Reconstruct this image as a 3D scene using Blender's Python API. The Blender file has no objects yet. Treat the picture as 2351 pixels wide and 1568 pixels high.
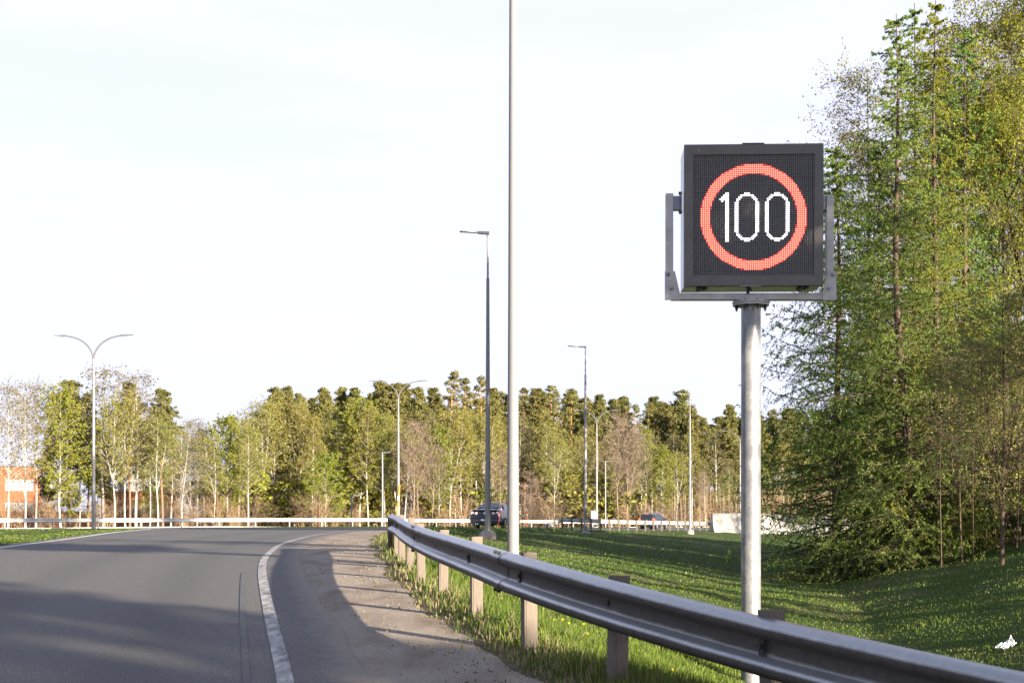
import bpy, math, random
import numpy as np
from mathutils import Vector, Matrix

# ------------------------------------------------------------------ camera, sky, sun, exposure
sc = bpy.context.scene
COL = sc.collection
EYE = 1.10
cam_d = bpy.data.cameras.new("camera")
cam = bpy.data.objects.new("camera", cam_d)
COL.objects.link(cam)
cam.location = (0, 0, EYE)
cam.rotation_euler = (math.radians(90), 0, 0)
cam_d.sensor_width = 36.0
cam_d.lens = 50.0
cam_d.shift_y = 396.0 / 2351.0
cam_d.clip_start = 0.05
cam_d.clip_end = 3000
cam_d.dof.use_dof = True
cam_d.dof.focus_distance = 17.0
cam_d.dof.aperture_fstop = 7.1
sc.camera = cam

SUN_AZ = math.radians(139.0)      # clockwise from +Y: behind the camera, to the right
SUN_EL = math.radians(10.5)
world = bpy.data.worlds.new("World")
sc.world = world
world.use_nodes = True
wn, wl = world.node_tree.nodes, world.node_tree.links
wn.clear()
w_out = wn.new("ShaderNodeOutputWorld")
w_bg = wn.new("ShaderNodeBackground")
w_sky = wn.new("ShaderNodeTexSky")
w_sky.sky_type = 'NISHITA'
w_sky.sun_disc = False
w_sky.sun_elevation = SUN_EL
w_sky.sun_rotation = SUN_AZ
w_sky.air_density = 1.0
w_sky.dust_density = 2.0
w_sky.ozone_density = 1.5
w_co = wn.new("ShaderNodeTexCoord")
w_map = wn.new("ShaderNodeMapping")
w_map.inputs['Scale'].default_value = (1.0, 1.0, 5.5)
w_map.inputs['Rotation'].default_value = (0.0, 0.16, 0.0)
w_nz = wn.new("ShaderNodeTexNoise")
w_nz.inputs['Scale'].default_value = 2.3
w_nz.inputs['Detail'].default_value = 6.0
w_nz.inputs['Roughness'].default_value = 0.55
w_rmp = wn.new("ShaderNodeMapRange")
w_rmp.inputs['From Min'].default_value = 0.30
w_rmp.inputs['From Max'].default_value = 0.70
w_rmp.inputs['To Min'].default_value = 0.84
w_rmp.inputs['To Max'].default_value = 1.0
w_mix = wn.new("ShaderNodeMixRGB")
w_mix.inputs['Color2'].default_value = (4.9, 5.05, 6.5, 1)     # thin bright veil of high cloud
wl.new(w_co.outputs['Generated'], w_map.inputs['Vector'])
wl.new(w_map.outputs['Vector'], w_nz.inputs['Vector'])
wl.new(w_nz.outputs['Fac'], w_rmp.inputs['Value'])
w_sep = wn.new("ShaderNodeSeparateXYZ")            # the veil thins from the horizon up to the zenith
wl.new(w_co.outputs['Generated'], w_sep.inputs['Vector'])
w_zen = wn.new("ShaderNodeMapRange")
w_zen.inputs['From Min'].default_value = 0.34
w_zen.inputs['From Max'].default_value = 0.75
w_zen.inputs['To Min'].default_value = 1.0
w_zen.inputs['To Max'].default_value = 0.2
wl.new(w_sep.outputs['Z'], w_zen.inputs['Value'])
w_mul = wn.new("ShaderNodeMath")
w_mul.operation = 'MULTIPLY'
wl.new(w_rmp.outputs['Result'], w_mul.inputs[0])
wl.new(w_zen.outputs['Result'], w_mul.inputs[1])
wl.new(w_mul.outputs['Value'], w_mix.inputs['Fac'])
wl.new(w_sky.outputs['Color'], w_mix.inputs['Color1'])
wl.new(w_mix.outputs['Color'], w_bg.inputs['Color'])
w_bg.inputs['Strength'].default_value = 0.05
wl.new(w_bg.outputs['Background'], w_out.inputs['Surface'])

sun_d = bpy.data.lights.new("sun", 'SUN')
sun_d.energy = 5.0
sun_d.angle = math.radians(0.5)
sun_d.color = (1.0, 0.84, 0.64)
sun = bpy.data.objects.new("sun", sun_d)
COL.objects.link(sun)
_sd = Vector((math.sin(SUN_AZ) * math.cos(SUN_EL), math.cos(SUN_AZ) * math.cos(SUN_EL), math.sin(SUN_EL)))
sun.rotation_euler = (-_sd).to_track_quat('-Z', 'Y').to_euler()
sun.location = (30, -35, 20)

sc.view_settings.view_transform = 'Standard'
sc.view_settings.look = 'None'
sc.view_settings.gamma = 1.0
sc.view_settings.use_curve_mapping = False
sc.view_settings.exposure = 2.05
sc.cycles.max_bounces = 6
sc.cycles.diffuse_bounces = 3
sc.cycles.transparent_max_bounces = 6

# ------------------------------------------------------------------ helpers
def col(h, v=1.0):
    return (h[0] * v, h[1] * v, h[2] * v, 1.0)


class Mat:
    """small node-tree writer"""
    def __init__(self, name, rough=0.6, metal=0.0, spec=0.4):
        self.m = bpy.data.materials.new(name)
        self.m.use_nodes = True
        self.n, self.l = self.m.node_tree.nodes, self.m.node_tree.links
        self.b = self.n["Principled BSDF"]
        self.b.inputs['Roughness'].default_value = rough
        self.b.inputs['Metallic'].default_value = metal
        self.b.inputs['Specular IOR Level'].default_value = spec
        self._co = None

    def co(self, which='Object'):
        if self._co is None:
            self._co = self.n.new("ShaderNodeTexCoord")
        return self._co.outputs[which]

    def noise(self, scale, detail=4, rough=0.55, stretch=None, which='Object', out='Fac'):
        nz = self.n.new("ShaderNodeTexNoise")
        nz.inputs['Scale'].default_value = scale
        nz.inputs['Detail'].default_value = detail
        nz.inputs['Roughness'].default_value = rough
        if stretch:
            mp = self.n.new("ShaderNodeMapping")
            mp.inputs['Scale'].default_value = stretch
            self.l.new(self.co(which), mp.inputs['Vector'])
            self.l.new(mp.outputs['Vector'], nz.inputs['Vector'])
        else:
            self.l.new(self.co(which), nz.inputs['Vector'])
        return nz.outputs[out]

    def ramp(self, src, stops):
        r = self.n.new("ShaderNodeValToRGB")
        e = r.color_ramp.elements
        while len(e) < len(stops):
            e.new(0.5)
        for k, (p, c) in enumerate(stops):
            e[k].position = p
            e[k].color = (c[0], c[1], c[2], 1) if hasattr(c, '__len__') else (c, c, c, 1)
        self.l.new(src, r.inputs['Fac'])
        return r.outputs['Color']

    def mix(self, fac, a, b, mode='MIX'):
        m = self.n.new("ShaderNodeMixRGB")
        m.blend_type = mode
        for k, v in (('Fac', fac), ('Color1', a), ('Color2', b)):
            if hasattr(v, 'is_linked') or hasattr(v, 'links'):
                self.l.new(v, m.inputs[k])
            elif k == 'Fac':
                m.inputs[k].default_value = v
            else:
                m.inputs[k].default_value = (v[0], v[1], v[2], 1)
        return m.outputs['Color']

    def base(self, c):
        if hasattr(c, 'links'):
            self.l.new(c, self.b.inputs['Base Color'])
        else:
            self.b.inputs['Base Color'].default_value = (c[0], c[1], c[2], 1)
        return self

    def roughness(self, src):
        self.l.new(src, self.b.inputs['Roughness'])
        return self

    def bump(self, src, strength=0.3, dist=0.01):
        bp = self.n.new("ShaderNodeBump")
        bp.inputs['Strength'].default_value = strength
        bp.inputs['Distance'].default_value = dist
        self.l.new(src, bp.inputs['Height'])
        self.l.new(bp.outputs['Normal'], self.b.inputs['Normal'])
        return self

    def attr(self, name):
        a = self.n.new("ShaderNodeAttribute")
        a.attribute_name = name
        return a.outputs['Fac']

    def rnd(self):
        return self.n.new("ShaderNodeObjectInfo").outputs['Random']


def plain(name, c, rough=0.6, metal=0.0, spec=0.4, var=0.12, scale=6.0):
    m = Mat(name, rough, metal, spec)
    lo = [x * (1 - var) for x in c]
    hi = [min(1, x * (1 + var)) for x in c]
    m.base(m.ramp(m.noise(scale, 5), [(0.3, lo), (0.7, hi)]))
    return m.m


def leafmat(name, dark, light, transl=0.3):
    """two-sided foliage: per-leaf value 'v' plus a hue shift per tree"""
    m = Mat(name, 0.6, 0, 0.25)
    v = m.attr('v')
    c = m.ramp(v, [(0.0, dark), (1.0, light)])
    h = m.n.new("ShaderNodeHueSaturation")
    mr = m.n.new("ShaderNodeMapRange")
    mr.inputs['To Min'].default_value = 0.48
    mr.inputs['To Max'].default_value = 0.515
    m.l.new(m.rnd(), mr.inputs['Value'])
    m.l.new(mr.outputs['Result'], h.inputs['Hue'])
    m.l.new(c, h.inputs['Color'])
    m.base(h.outputs['Color'])
    tr = m.n.new("ShaderNodeBsdfTranslucent")
    m.l.new(h.outputs['Color'], tr.inputs['Color'])
    mx = m.n.new("ShaderNodeMixShader")
    mx.inputs['Fac'].default_value = transl
    out = m.n["Material Output"]
    m.l.new(m.b.outputs['BSDF'], mx.inputs[1])
    m.l.new(tr.outputs['BSDF'], mx.inputs[2])
    m.l.new(mx.outputs['Shader'], out.inputs['Surface'])
    return m.m


class MB:
    """collects triangles and quads as arrays and links them as one mesh"""
    def __init__(self):
        self.v, self.q, self.t = [], [], []
        self.n = 0

    def add(self, verts, quads=None, tris=None, mat=0, val=None):
        verts = np.asarray(verts, dtype=np.float64).reshape(-1, 3)
        if quads is not None and len(quads):
            quads = np.asarray(quads, dtype=np.int64).reshape(-1, 4)
            vv = np.full(len(quads), 0.5) if val is None else np.broadcast_to(val, (len(quads),))
            self.q.append((quads + self.n, np.full(len(quads), mat), vv))
        if tris is not None and len(tris):
            tris = np.asarray(tris, dtype=np.int64).reshape(-1, 3)
            vv = np.full(len(tris), 0.5) if val is None else np.broadcast_to(val, (len(tris),))
            self.t.append((tris + self.n, np.full(len(tris), mat), vv))
        self.v.append(verts)
        self.n += len(verts)

    # --- simple solids
    def box(self, c, s, rz=0.0, mat=0, M=None):
        x, y, z = (k / 2 for k in s)
        p = np.array([(-x, -y, -z), (x, -y, -z), (x, y, -z), (-x, y, -z), (-x, -y, z), (x, -y, z), (x, y, z), (-x, y, z)])
        if rz:
            ca, sa = math.cos(rz), math.sin(rz)
            p = p @ np.array([(ca, sa, 0), (-sa, ca, 0), (0, 0, 1)])
        if M is not None:
            p = p @ np.array(M.to_3x3()).T
        p = p + np.array(c)
        self.add(p, [(0, 3, 2, 1), (4, 5, 6, 7), (0, 1, 5, 4), (1, 2, 6, 5), (2, 3, 7, 6), (3, 0, 4, 7)], mat=mat)

    def hexa(self, p, mat=0):
        """8 corners, bottom ring then top ring"""
        self.add(p, [(0, 3, 2, 1), (4, 5, 6, 7), (0, 1, 5, 4), (1, 2, 6, 5), (2, 3, 7, 6), (3, 0, 4, 7)], mat=mat)

    def prism(self, poly, a, b, mat=0):
        """polygon (list of 3-vectors) swept from offset a to offset b"""
        n = len(poly)
        P = np.array(poly, dtype=float)
        self.add(np.vstack([P + np.array(a), P + np.array(b)]),
                 [(i, (i + 1) % n, n + (i + 1) % n, n + i) for i in range(n)], mat=mat)
        ca, cb = P.mean(0) + np.array(a), P.mean(0) + np.array(b)
        self.add(np.vstack([P + np.array(a), [ca]]), None, [((i + 1) % n, i, n) for i in range(n)], mat=mat)
        self.add(np.vstack([P + np.array(b), [cb]]), None, [(i, (i + 1) % n, n) for i in range(n)], mat=mat)

    def tube(self, pts, rad, sides=6, mat=0, cap=False, val=None):
        P = np.asarray(pts, dtype=float)
        R = np.broadcast_to(np.asarray(rad, dtype=float), (len(P),))
        T = np.gradient(P, axis=0)
        T /= np.linalg.norm(T, axis=1)[:, None] + 1e-9
        ref = np.array((1.0, 0, 0)) if abs(T[:, 2]).mean() > 0.6 else np.array((0, 0, 1.0))
        U = np.cross(T, ref)
        U /= np.linalg.norm(U, axis=1)[:, None] + 1e-9
        V = np.cross(T, U)
        a = np.linspace(0, 2 * np.pi, sides, endpoint=False)
        ring = P[:, None, :] + R[:, None, None] * (np.cos(a)[None, :, None] * U[:, None, :] + np.sin(a)[None, :, None] * V[:, None, :])
        n = len(P)
        i, j = np.meshgrid(np.arange(n - 1), np.arange(sides), indexing='ij')
        i, j = i.ravel(), j.ravel()
        k = (j + 1) % sides
        q = np.stack([i * sides + j, i * sides + k, (i + 1) * sides + k, (i + 1) * sides + j], 1)
        self.add(ring.reshape(-1, 3), q, mat=mat, val=val)
        if cap:
            for e, ordr in ((0, 1), (n - 1, -1)):
                pv = np.vstack([ring[e], [P[e]]])
                f = [(s, (s + 1) % sides, sides)[::ordr] for s in range(sides)]
                self.add(pv, None, f, mat=mat, val=val)

    def twigs(self, A, B, r, mat=0):
        """many thin three-sided twigs from A to B"""
        A, B = np.asarray(A), np.asarray(B)
        N = len(A)
        if N == 0:
            return
        D = B - A
        D = D / (np.linalg.norm(D, axis=1)[:, None] + 1e-9)
        ref = np.where(np.abs(D[:, 2:3]) > 0.8, np.array([[1.0, 0, 0]]), np.array([[0, 0, 1.0]]))
        U = np.cross(D, ref)
        U /= np.linalg.norm(U, axis=1)[:, None] + 1e-9
        V = np.cross(D, U)
        r = np.broadcast_to(np.asarray(r, dtype=float), (N,))[:, None]
        vs = []
        for k in range(3):
            a = 2 * math.pi * k / 3
            vs.append(A + r * (math.cos(a) * U + math.sin(a) * V))
        vs.append(B)
        P = np.stack(vs, 1).reshape(-1, 3)
        o = np.arange(N)[:, None] * 4
        t = np.concatenate([o + np.array([[0, 1, 3]]), o + np.array([[1, 2, 3]]), o + np.array([[2, 0, 3]])])
        self.add(P, None, t, mat=mat)

    def leaves(self, C, size, rng, aspect=0.55, mat=0, val=None, flat=0.0):
        """rhombic leaves or needle tufts, one small face each"""
        N = len(C)
        if N == 0:
            return
        U = rng.normal(size=(N, 3))
        U[:, 2] *= (1 - flat)
        U /= np.linalg.norm(U, axis=1)[:, None] + 1e-9
        W = rng.normal(size=(N, 3))
        V = np.cross(U, W)
        V /= np.linalg.norm(V, axis=1)[:, None] + 1e-9
        s = np.broadcast_to(np.asarray(size, dtype=float), (N,))[:, None]
        P = np.stack([C + U * s, C + V * s * aspect, C - U * s, C - V * s * aspect], 1).reshape(-1, 3)
        q = np.arange(N)[:, None] * 4 + np.array([[0, 1, 2, 3]])
        self.add(P, q, mat=mat, val=rng.random(N) if val is None else val)

    def mesh(self, name, mats, smooth=False, values=False):
        V = np.vstack(self.v)
        Q = np.vstack([a[0] for a in self.q]) if self.q else np.zeros((0, 4), int)
        T = np.vstack([a[0] for a in self.t]) if self.t else np.zeros((0, 3), int)
        me = bpy.data.meshes.new(name)
        me.vertices.add(len(V))
        me.vertices.foreach_set("co", V.ravel())
        me.loops.add(Q.size + T.size)
        me.loops.foreach_set("vertex_index", np.concatenate([Q.ravel(), T.ravel()]).astype(np.int32))
        nf = len(Q) + len(T)
        me.polygons.add(nf)
        starts = np.concatenate([np.arange(len(Q)) * 4, Q.size + np.arange(len(T)) * 3]).astype(np.int32)
        me.polygons.foreach_set("loop_start", starts)
        mi = np.concatenate([a[1] for a in self.q] + [a[1] for a in self.t]).astype(np.int32)
        me.polygons.foreach_set("material_index", mi)
        me.polygons.foreach_set("use_smooth", np.full(nf, smooth))
        if values:
            at = me.attributes.new("v", 'FLOAT', 'FACE')
            at.data.foreach_set("value", np.concatenate([a[2] for a in self.q] + [a[2] for a in self.t]).astype(np.float32))
        for m in (mats if isinstance(mats, (list, tuple)) else [mats]):
            me.materials.append(m)
        me.update(calc_edges=True)
        me.validate(verbose=False)
        return me


def obj(name, mb, mats, parent=None, smooth=False, values=False, bevel=0.0, autosmooth=None):
    me = mb.mesh(name, mats, smooth, values) if isinstance(mb, MB) else mb
    o = bpy.data.objects.new(name, me)
    COL.objects.link(o)
    if parent is not None:
        o.parent = parent
    if bevel:
        b = o.modifiers.new("bevel", 'BEVEL')
        b.width = bevel
        b.segments = 2
        b.limit_method = 'ANGLE'
    if autosmooth:
        for e in me.edges:
            pass
        me.set_sharp_from_angle(angle=math.radians(autosmooth))
    return o


def thing(name, label, cat, loc=(0, 0, 0), rz=0.0, group=None):
    o = bpy.data.objects.new(name, None)
    o.empty_display_size = 0.2
    COL.objects.link(o)
    o.location = loc
    o.rotation_euler = (0, 0, rz)
    return tag(o, label, cat, group)


def tag(o, label=None, cat=None, group=None, kind=None):
    if label:
        o['label'] = label
    if cat:
        o['category'] = cat
    if group:
        o['group'] = group
    if kind:
        o['kind'] = kind
    return o


def copy_tree(root, loc, rz, label, group=None, scale=None):
    r = root.copy()
    COL.objects.link(r)
    r.location = loc
    r.rotation_euler = (0, 0, rz)
    if scale:
        r.scale = scale
    r['label'] = label
    if group:
        r['group'] = group
    for ch in list(root.children):
        c = ch.copy()
        COL.objects.link(c)
        c.parent = r
        for g in list(ch.children):
            d = g.copy()
            COL.objects.link(d)
            d.parent = c
    return r


F = 3265.0


def along(px, Y):
    """world X of a sight line (px in the 2351-wide survey of the photograph) at distance Y"""
    return (px - 1175.5) / F * Y


def height(py, Y):
    return EYE - (py - 1180.0) / F * Y


# ------------------------------------------------------------------ lie of the land
def I(x, tab):
    t = np.array(tab, dtype=float)
    return np.interp(x, t[:, 0], t[:, 1])


def smooth01(x):
    x = np.clip(x, 0, 1)
    return x * x * (3 - 2 * x)


def smooth_tab(tab, lo, hi, step=0.5, win=9):
    y = np.arange(lo, hi + step, step)
    v = I(y, tab)
    k = np.hanning(win + 2)[1:-1]
    k /= k.sum()
    pad = win // 2
    vp = np.concatenate([2 * v[0] - v[pad:0:-1], v, 2 * v[-1] - v[-2:-pad - 2:-1]])
    return np.stack([y, np.convolve(vp, k, 'valid')], 1)


# depth of the ramp surface below the eye, by distance
D_ROAD = smooth_tab([(-60, 3.2), (0, 1.66), (5.8, 1.28), (7.2, 1.18), (8.7, 1.07), (10.2, .99), (12.5, .92), (17, .81), (22, .69), (30, .60), (45, .55), (60, .60), (80, .80), (88, 0.98),
          (102, 1.2), (122, 1.42), (152, 1.67), (200, 1.9), (300, 2.2), (900, 2.6)], -60, 900, 0.5, 13)
# right white line, left edge of the asphalt, guardrail
W_TAB = smooth_tab([(-40, 7.5), (0, .25), (4, -.5), (8.7, -1.37), (12.1, -2.05), (18.5, -3.26), (21.8, -3.82), (28, -4.6), (37, -5.25), (45, -5.35), (54, -4.95),
         (60, -4.1), (66, -2.7), (72.5, -1.0), (80, .9), (88, 2.4), (102, 7.5), (115, 13), (122, 15.9), (140, 24), (160, 34), (260, 90)], -40, 260, 0.5, 13)
E_TAB = smooth_tab([(-40, -3.0), (0, -7.2), (20, -9.7), (31, -11.2), (43.7, -13), (57, -14.8), (70, -16.4), (80, -16.3), (88, -14.5), (100, -10), (115, -3), (130, 3), (152, 11),
         (200, 36), (260, 70)], -40, 260, 0.5, 21)
R_TAB = smooth_tab([(-6, 9.4), (0, 5.2), (3, 3.5), (4.5, 2.68), (5.8, 1.99), (7.2, 1.32), (8.7, .58), (10.2, .05), (12.5, -.37), (14.8, -.79), (17.1, -1.15), (19.4, -1.46), (21.7, -1.73), (23.2, -1.96), (26.5, -2.20)], -6, 26.5, 0.25, 9)
R_TOP = smooth_tab([(-6, 1.2), (3, .80), (5.8, .625), (7.2, .53), (8.7, .395), (10.2, .29), (12.5, .23), (14.8, .18), (17.1, .13), (19.4, .08), (21.7, .03), (23.2, 0.0), (27, -.05)], -6, 27, 0.25, 9)


def Wx(Y): return I(Y, W_TAB)
def Ex(Y): return I(Y, E_TAB)
def Ax(Y): return Wx(Y) + 0.55


S_TAB = smooth_tab([(-40, 30), (-6, 9.7), (0, 5.45), (3, 3.75), (5.8, 2.24), (7.2, 1.56), (8.7, .82), (10.2, .30), (12.5, -.17), (17.1, -.96), (21.7, -1.58), (26, -2.15), (30, -2.6), (37, -2.9), (47, -2.4), (60, -1.6), (75, 1.2), (88, 3.6),
         (102, 9.0), (115, 15.2), (122, 18.2), (140, 27), (160, 38), (260, 95)], -40, 260, 0.5, 9)
XV_TAB = smooth_tab([(-40, 36), (0, 10), (5, 5.6), (10, 3.7), (15, 4.1), (20, 4.9), (30, 7), (40, 8.5), (60, 14), (80, 22), (100, 30), (125, 42), (160, 62), (260, 130)], -40, 260, 0.5, 21)
DV_TAB = [(-40, 2.6), (5, 2.3), (17, 2.32), (26, 2.08), (40, 1.98), (60, 2.1), (80, 2.3), (100, 2.4), (160, 2.4), (300, 2.4)]
MAIN_O = np.array((-36.0, 100.0))
MAIN_D = np.array((.592, .806))
MAIN_N = np.array((-.806, .592))


def main_q(X, Y):
    return (X - MAIN_O[0]) * MAIN_N[0] + (Y - MAIN_O[1]) * MAIN_N[1]


def main_s(X, Y):
    return (X - MAIN_O[0]) * MAIN_D[0] + (Y - MAIN_O[1]) * MAIN_D[1]


def lump(X, Y):
    return (np.sin(X * .9 + 1.3 * np.sin(Y * .31)) * np.sin(Y * .53 + .7) * .05 + np.sin(X * 2.3 + Y * 1.1) * np.sin(Y * 1.9 - X * .6) * .018)


def G(X, Y):
    X, Y = np.asarray(X, dtype=float), np.asarray(Y, dtype=float)
    dr = I(Y, D_ROAD)
    S, E = I(Y, S_TAB), Ex(Y)
    fade = 1 - smooth01((Y - 30) / 30)
    cross = np.clip((Wx(Y) - X), 0, 12) * 0.016 * fade
    d = dr + cross
    # left of the ramp
    left = smooth01((E - X) / 3.0)
    d = d + .08 * left
    # right: embankment, ditch, wooded bank
    xv, dv = I(Y, XV_TAB), I(Y, DV_TAB)
    u = (X - S) / np.maximum(xv - S, 1.0)
    dr_right = dr + .11 * smooth01((Y - 25) / 15) + .02
    ditch = dr_right + (dv - dr_right) * (np.clip(u, 0, 1) * .55 + .45 * smooth01(u))
    bank = np.clip(X - xv - .5, 0, 40)
    ditch = ditch - .22 * np.minimum(bank, 11) - .05 * np.clip(bank - 11, 0, 20)
    d = np.where(X > S, ditch, d)
    # main road: the rail line, then lower beyond it
    q, s = main_q(X, Y), main_s(X, Y)
    d_rail = I(s, [(-200, 1.05), (0, 1.03), (37, 1.10), (90, 1.63), (160, 1.95), (400, 2.3)])
    w = smooth01((q + 16) / 15)
    d = d + (d_rail - d) * w
    d = d + (np.maximum(d_rail + .65, 1.75) - d) * smooth01((q - .6) / 8)
    rough = smooth01((X - S) / 1.2) + smooth01((E - X - .6) / 2)
    return EYE - d + lump(X, Y) * np.clip(rough, 0, 1) * (1 - smooth01((q + 4) / 4))


def gz(x, y):
    return float(G(x, y))


# ------------------------------------------------------------------ ground materials
m = Mat("grass_soil", 0.95, 0, 0.1)
g1 = m.noise(0.35, 6, .6, which='Object')
g2 = m.noise(9.0, 6, .7, which='Object')
green = m.ramp(g2, [(0.3, (.03, .055, .015)), (0.7, (.075, .12, .03))])
straw = m.ramp(g2, [(0.3, (.07, .06, .035)), (0.7, (.20, .165, .10))])
mixf = m.ramp(g1, [(0.50, 0.0), (0.70, 0.75)])
gcol = m.mix(mixf, green, straw)
litter = m.ramp(g2, [(0.3, (.09, .072, .05)), (0.7, (.22, .175, .125))])
gcol = m.mix(m.attr('litter'), gcol, litter)
m.base(gcol).bump(m.noise(25, 5, .7), 0.7, 0.05)
M_GRASS_SOIL = m.m

m = Mat("asphalt", 0.78, 0, 0.38)
a1 = m.mix(.5, m.noise(120, 3, .8), m.noise(48, 4, .8))
a2 = m.noise(.5, 5, .6, stretch=(1.2, .25, 1))
ac = m.ramp(a1, [(0.32, (.030, .031, .035)), (0.50, (.105, .103, .105)), (0.68, (.34, .32, .305))])
ac = m.mix(m.ramp(a2, [(0.35, 0.0), (0.7, 0.35)]), ac, (.10, .098, .095))
ac = m.mix(m.ramp(m.noise(5, 4), [(0.62, 0.0), (0.75, 0.3)]), ac, (.055, .055, .06))
dn = m.mix(.5, m.attr('dust'), m.noise(7, 6, .75))
ac = m.mix(m.ramp(dn, [(0.48, 0.0), (0.72, 1.0)]), ac, (.24, .205, .175))
trk = m.ramp(m.attr('track'), [(0.0, 0.0), (1.0, .35)])
ac = m.mix(trk, ac, (.052, .053, .058))
m.base(ac).bump(m.noise(130, 3, .6), 0.7, 0.008)
M_ASPHALT = m.m

m = Mat("gravel_dust", 0.95, 0, 0.15)
v1 = m.noise(90, 4, .75)
v2 = m.noise(1.6, 5, .6, stretch=(1.4, .5, 1))
vc = m.ramp(v1, [(0.25, (.17, .145, .125)), (0.5, (.33, .285, .245)), (0.75, (.50, .445, .39))])
vc = m.mix(m.ramp(v2, [(0.42, 0.0), (0.68, 0.8)]), vc, (.175, .14, .11))
m.base(vc).bump(m.noise(70, 5, .7), 0.8, 0.012)
M_GRAVEL = m.m

m = Mat("worn_road_paint", 0.7, 0, 0.3)
pw = m.noise(3.2, 6, .7, stretch=(3, .8, 1))
pw2 = m.noise(60, 3, .7, stretch=(1, 2.5, 1))
pm = m.mix(0.45, pw, pw2)
m.base(m.ramp(pm, [(0.40, (.09, .09, .095)), (0.50, (.30, .30, .305)), (0.62, (.56, .555, .55))]))
M_PAINT = m.m
m = Mat("ghost_road_paint", 0.75, 0, 0.3)
pw = m.noise(14, 6, .8, stretch=(2, 1.2, 1))
m.base(m.ramp(pw, [(0.54, (.10, .10, .102)), (0.66, (.26, .26, .26))]))
M_GHOST = m.m


# ------------------------------------------------------------------ ground sheet, road, shoulder
def axis(parts):
    out = []
    for a, b, st in parts:
        out.append(np.arange(a, b - 1e-6, st))
    out.append([parts[-1][1]])
    return np.concatenate(out)


gx = axis([(-900, -200, 50), (-200, -60, 7), (-60, -16, 1.5), (-16, -8, .6), (-8, 14, .22), (14, 30, .8), (30, 90, 3), (90, 250, 10), (250, 900, 50)])
gy = axis([(-150, -30, 8), (-30, 2, 1.2), (2, 30, .25), (30, 60, .6), (60, 130, 1.2), (130, 260, 4), (260, 500, 20), (500, 1500, 80)])
XX, YY = np.meshgrid(gx, gy, indexing='xy')
ZZ = G(XX, YY)
inside = (XX > Ex(YY) + .25) & (XX < Ax(YY) + .15) & (YY < 175)
ZZ = np.where(inside, ZZ - .06, ZZ)
mb = MB()
ny, nx = XX.shape
ii, jj = np.meshgrid(np.arange(ny - 1), np.arange(nx - 1), indexing='ij')
ii, jj = ii.ravel(), jj.ravel()
mb.add(np.stack([XX, YY, ZZ], -1).reshape(-1, 3), np.stack([ii * nx + jj, ii * nx + jj + 1, (ii + 1) * nx + jj + 1, (ii + 1) * nx + jj], 1))
ground = obj("ground", mb, M_GRASS_SOIL, smooth=True)
tag(ground, kind='structure')
lit = ground.data.attributes.new("litter", 'FLOAT', 'POINT')
qv = main_q(XX, YY)
wood = smooth01((XX - I(YY, XV_TAB) - 5.2) / 2.5) * (YY < 75)
go_ = np.where(YY < 26, I(np.minimum(YY, 26), R_TAB) - .28, I(YY, [(26, -2.54), (30, -3.0), (37, -3.6), (47, -4.0), (56, -3.6), (66, -1.4), (80, 1.6), (88, 3.0), (102, 8.2), (115, 13.7), (175, 46)]))
soil = .85 * (1 - smooth01((np.abs(XX - go_) - .15) / .55)) * (YY > -5) * (YY < 60)
litv = np.clip(smooth01((qv - 22) / 6) + wood + soil, 0, 1)
lit.data.foreach_set("value", litv.astype(np.float32).ravel())


def strip(fx0, fx1, Y, ncol, lift):
    b = MB()
    f = np.linspace(0, 1, ncol)
    x0, x1 = fx0(Y), fx1(Y)
    X = x0[:, None] + (x1 - x0)[:, None] * f[None]
    YM = np.repeat(Y[:, None], ncol, 1)
    Z = G(X, YM) + lift
    n = len(Y)
    i, j = np.meshgrid(np.arange(n - 1), np.arange(ncol - 1), indexing='ij')
    i, j = i.ravel(), j.ravel()
    b.add(np.stack([X, YM, Z], -1).reshape(-1, 3), np.stack([i * ncol + j, i * ncol + j + 1, (i + 1) * ncol + j + 1, (i + 1) * ncol + j], 1))
    return b


Yr = np.concatenate([np.arange(-38, 60, .5), np.arange(60, 176, 1.0)])
road = obj("road", strip(lambda y: Ex(y), lambda y: Ax(y) + .03 * np.sin(y * 1.7), Yr, 72, .012), M_ASPHALT, smooth=True)
dat = road.data.attributes.new("dust", 'FLOAT', 'POINT')
rco = np.zeros(len(road.data.vertices) * 3)
road.data.vertices.foreach_get("co", rco)
rco = rco.reshape(-1, 3)
dat.data.foreach_set("value", np.clip(1 - (Ax(rco[:, 1]) - rco[:, 0]) / .55, 0, 1).astype(np.float32))
tk = road.data.attributes.new("track", 'FLOAT', 'POINT')
off = Wx(rco[:, 1]) - rco[:, 0]
tk.data.foreach_set("value", np.clip(np.exp(-((off - 1.0) / .32) ** 2) + np.exp(-((off - 2.65) / .34) ** 2) + .7 * np.exp(-((off - 5.0) / .4) ** 2) + .7 * np.exp(-((off - 6.7) / .4) ** 2), 0, 1).astype(np.float32))
tag(road, kind='structure')


def gravel_out(y):
    base = np.where(y < 26, I(np.minimum(y, 26), R_TAB) - .28, 0)
    far = I(y, [(26, -2.54), (30, -3.0), (37, -3.6), (47, -4.0), (56, -3.6), (66, -1.4), (80, 1.6), (88, 3.0), (102, 8.2), (115, 13.7), (175, 46)])
    return np.where(y < 26, base, far) + .05 * np.sin(y * 1.3) + .025 * np.sin(y * 5.7 + 1)


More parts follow.
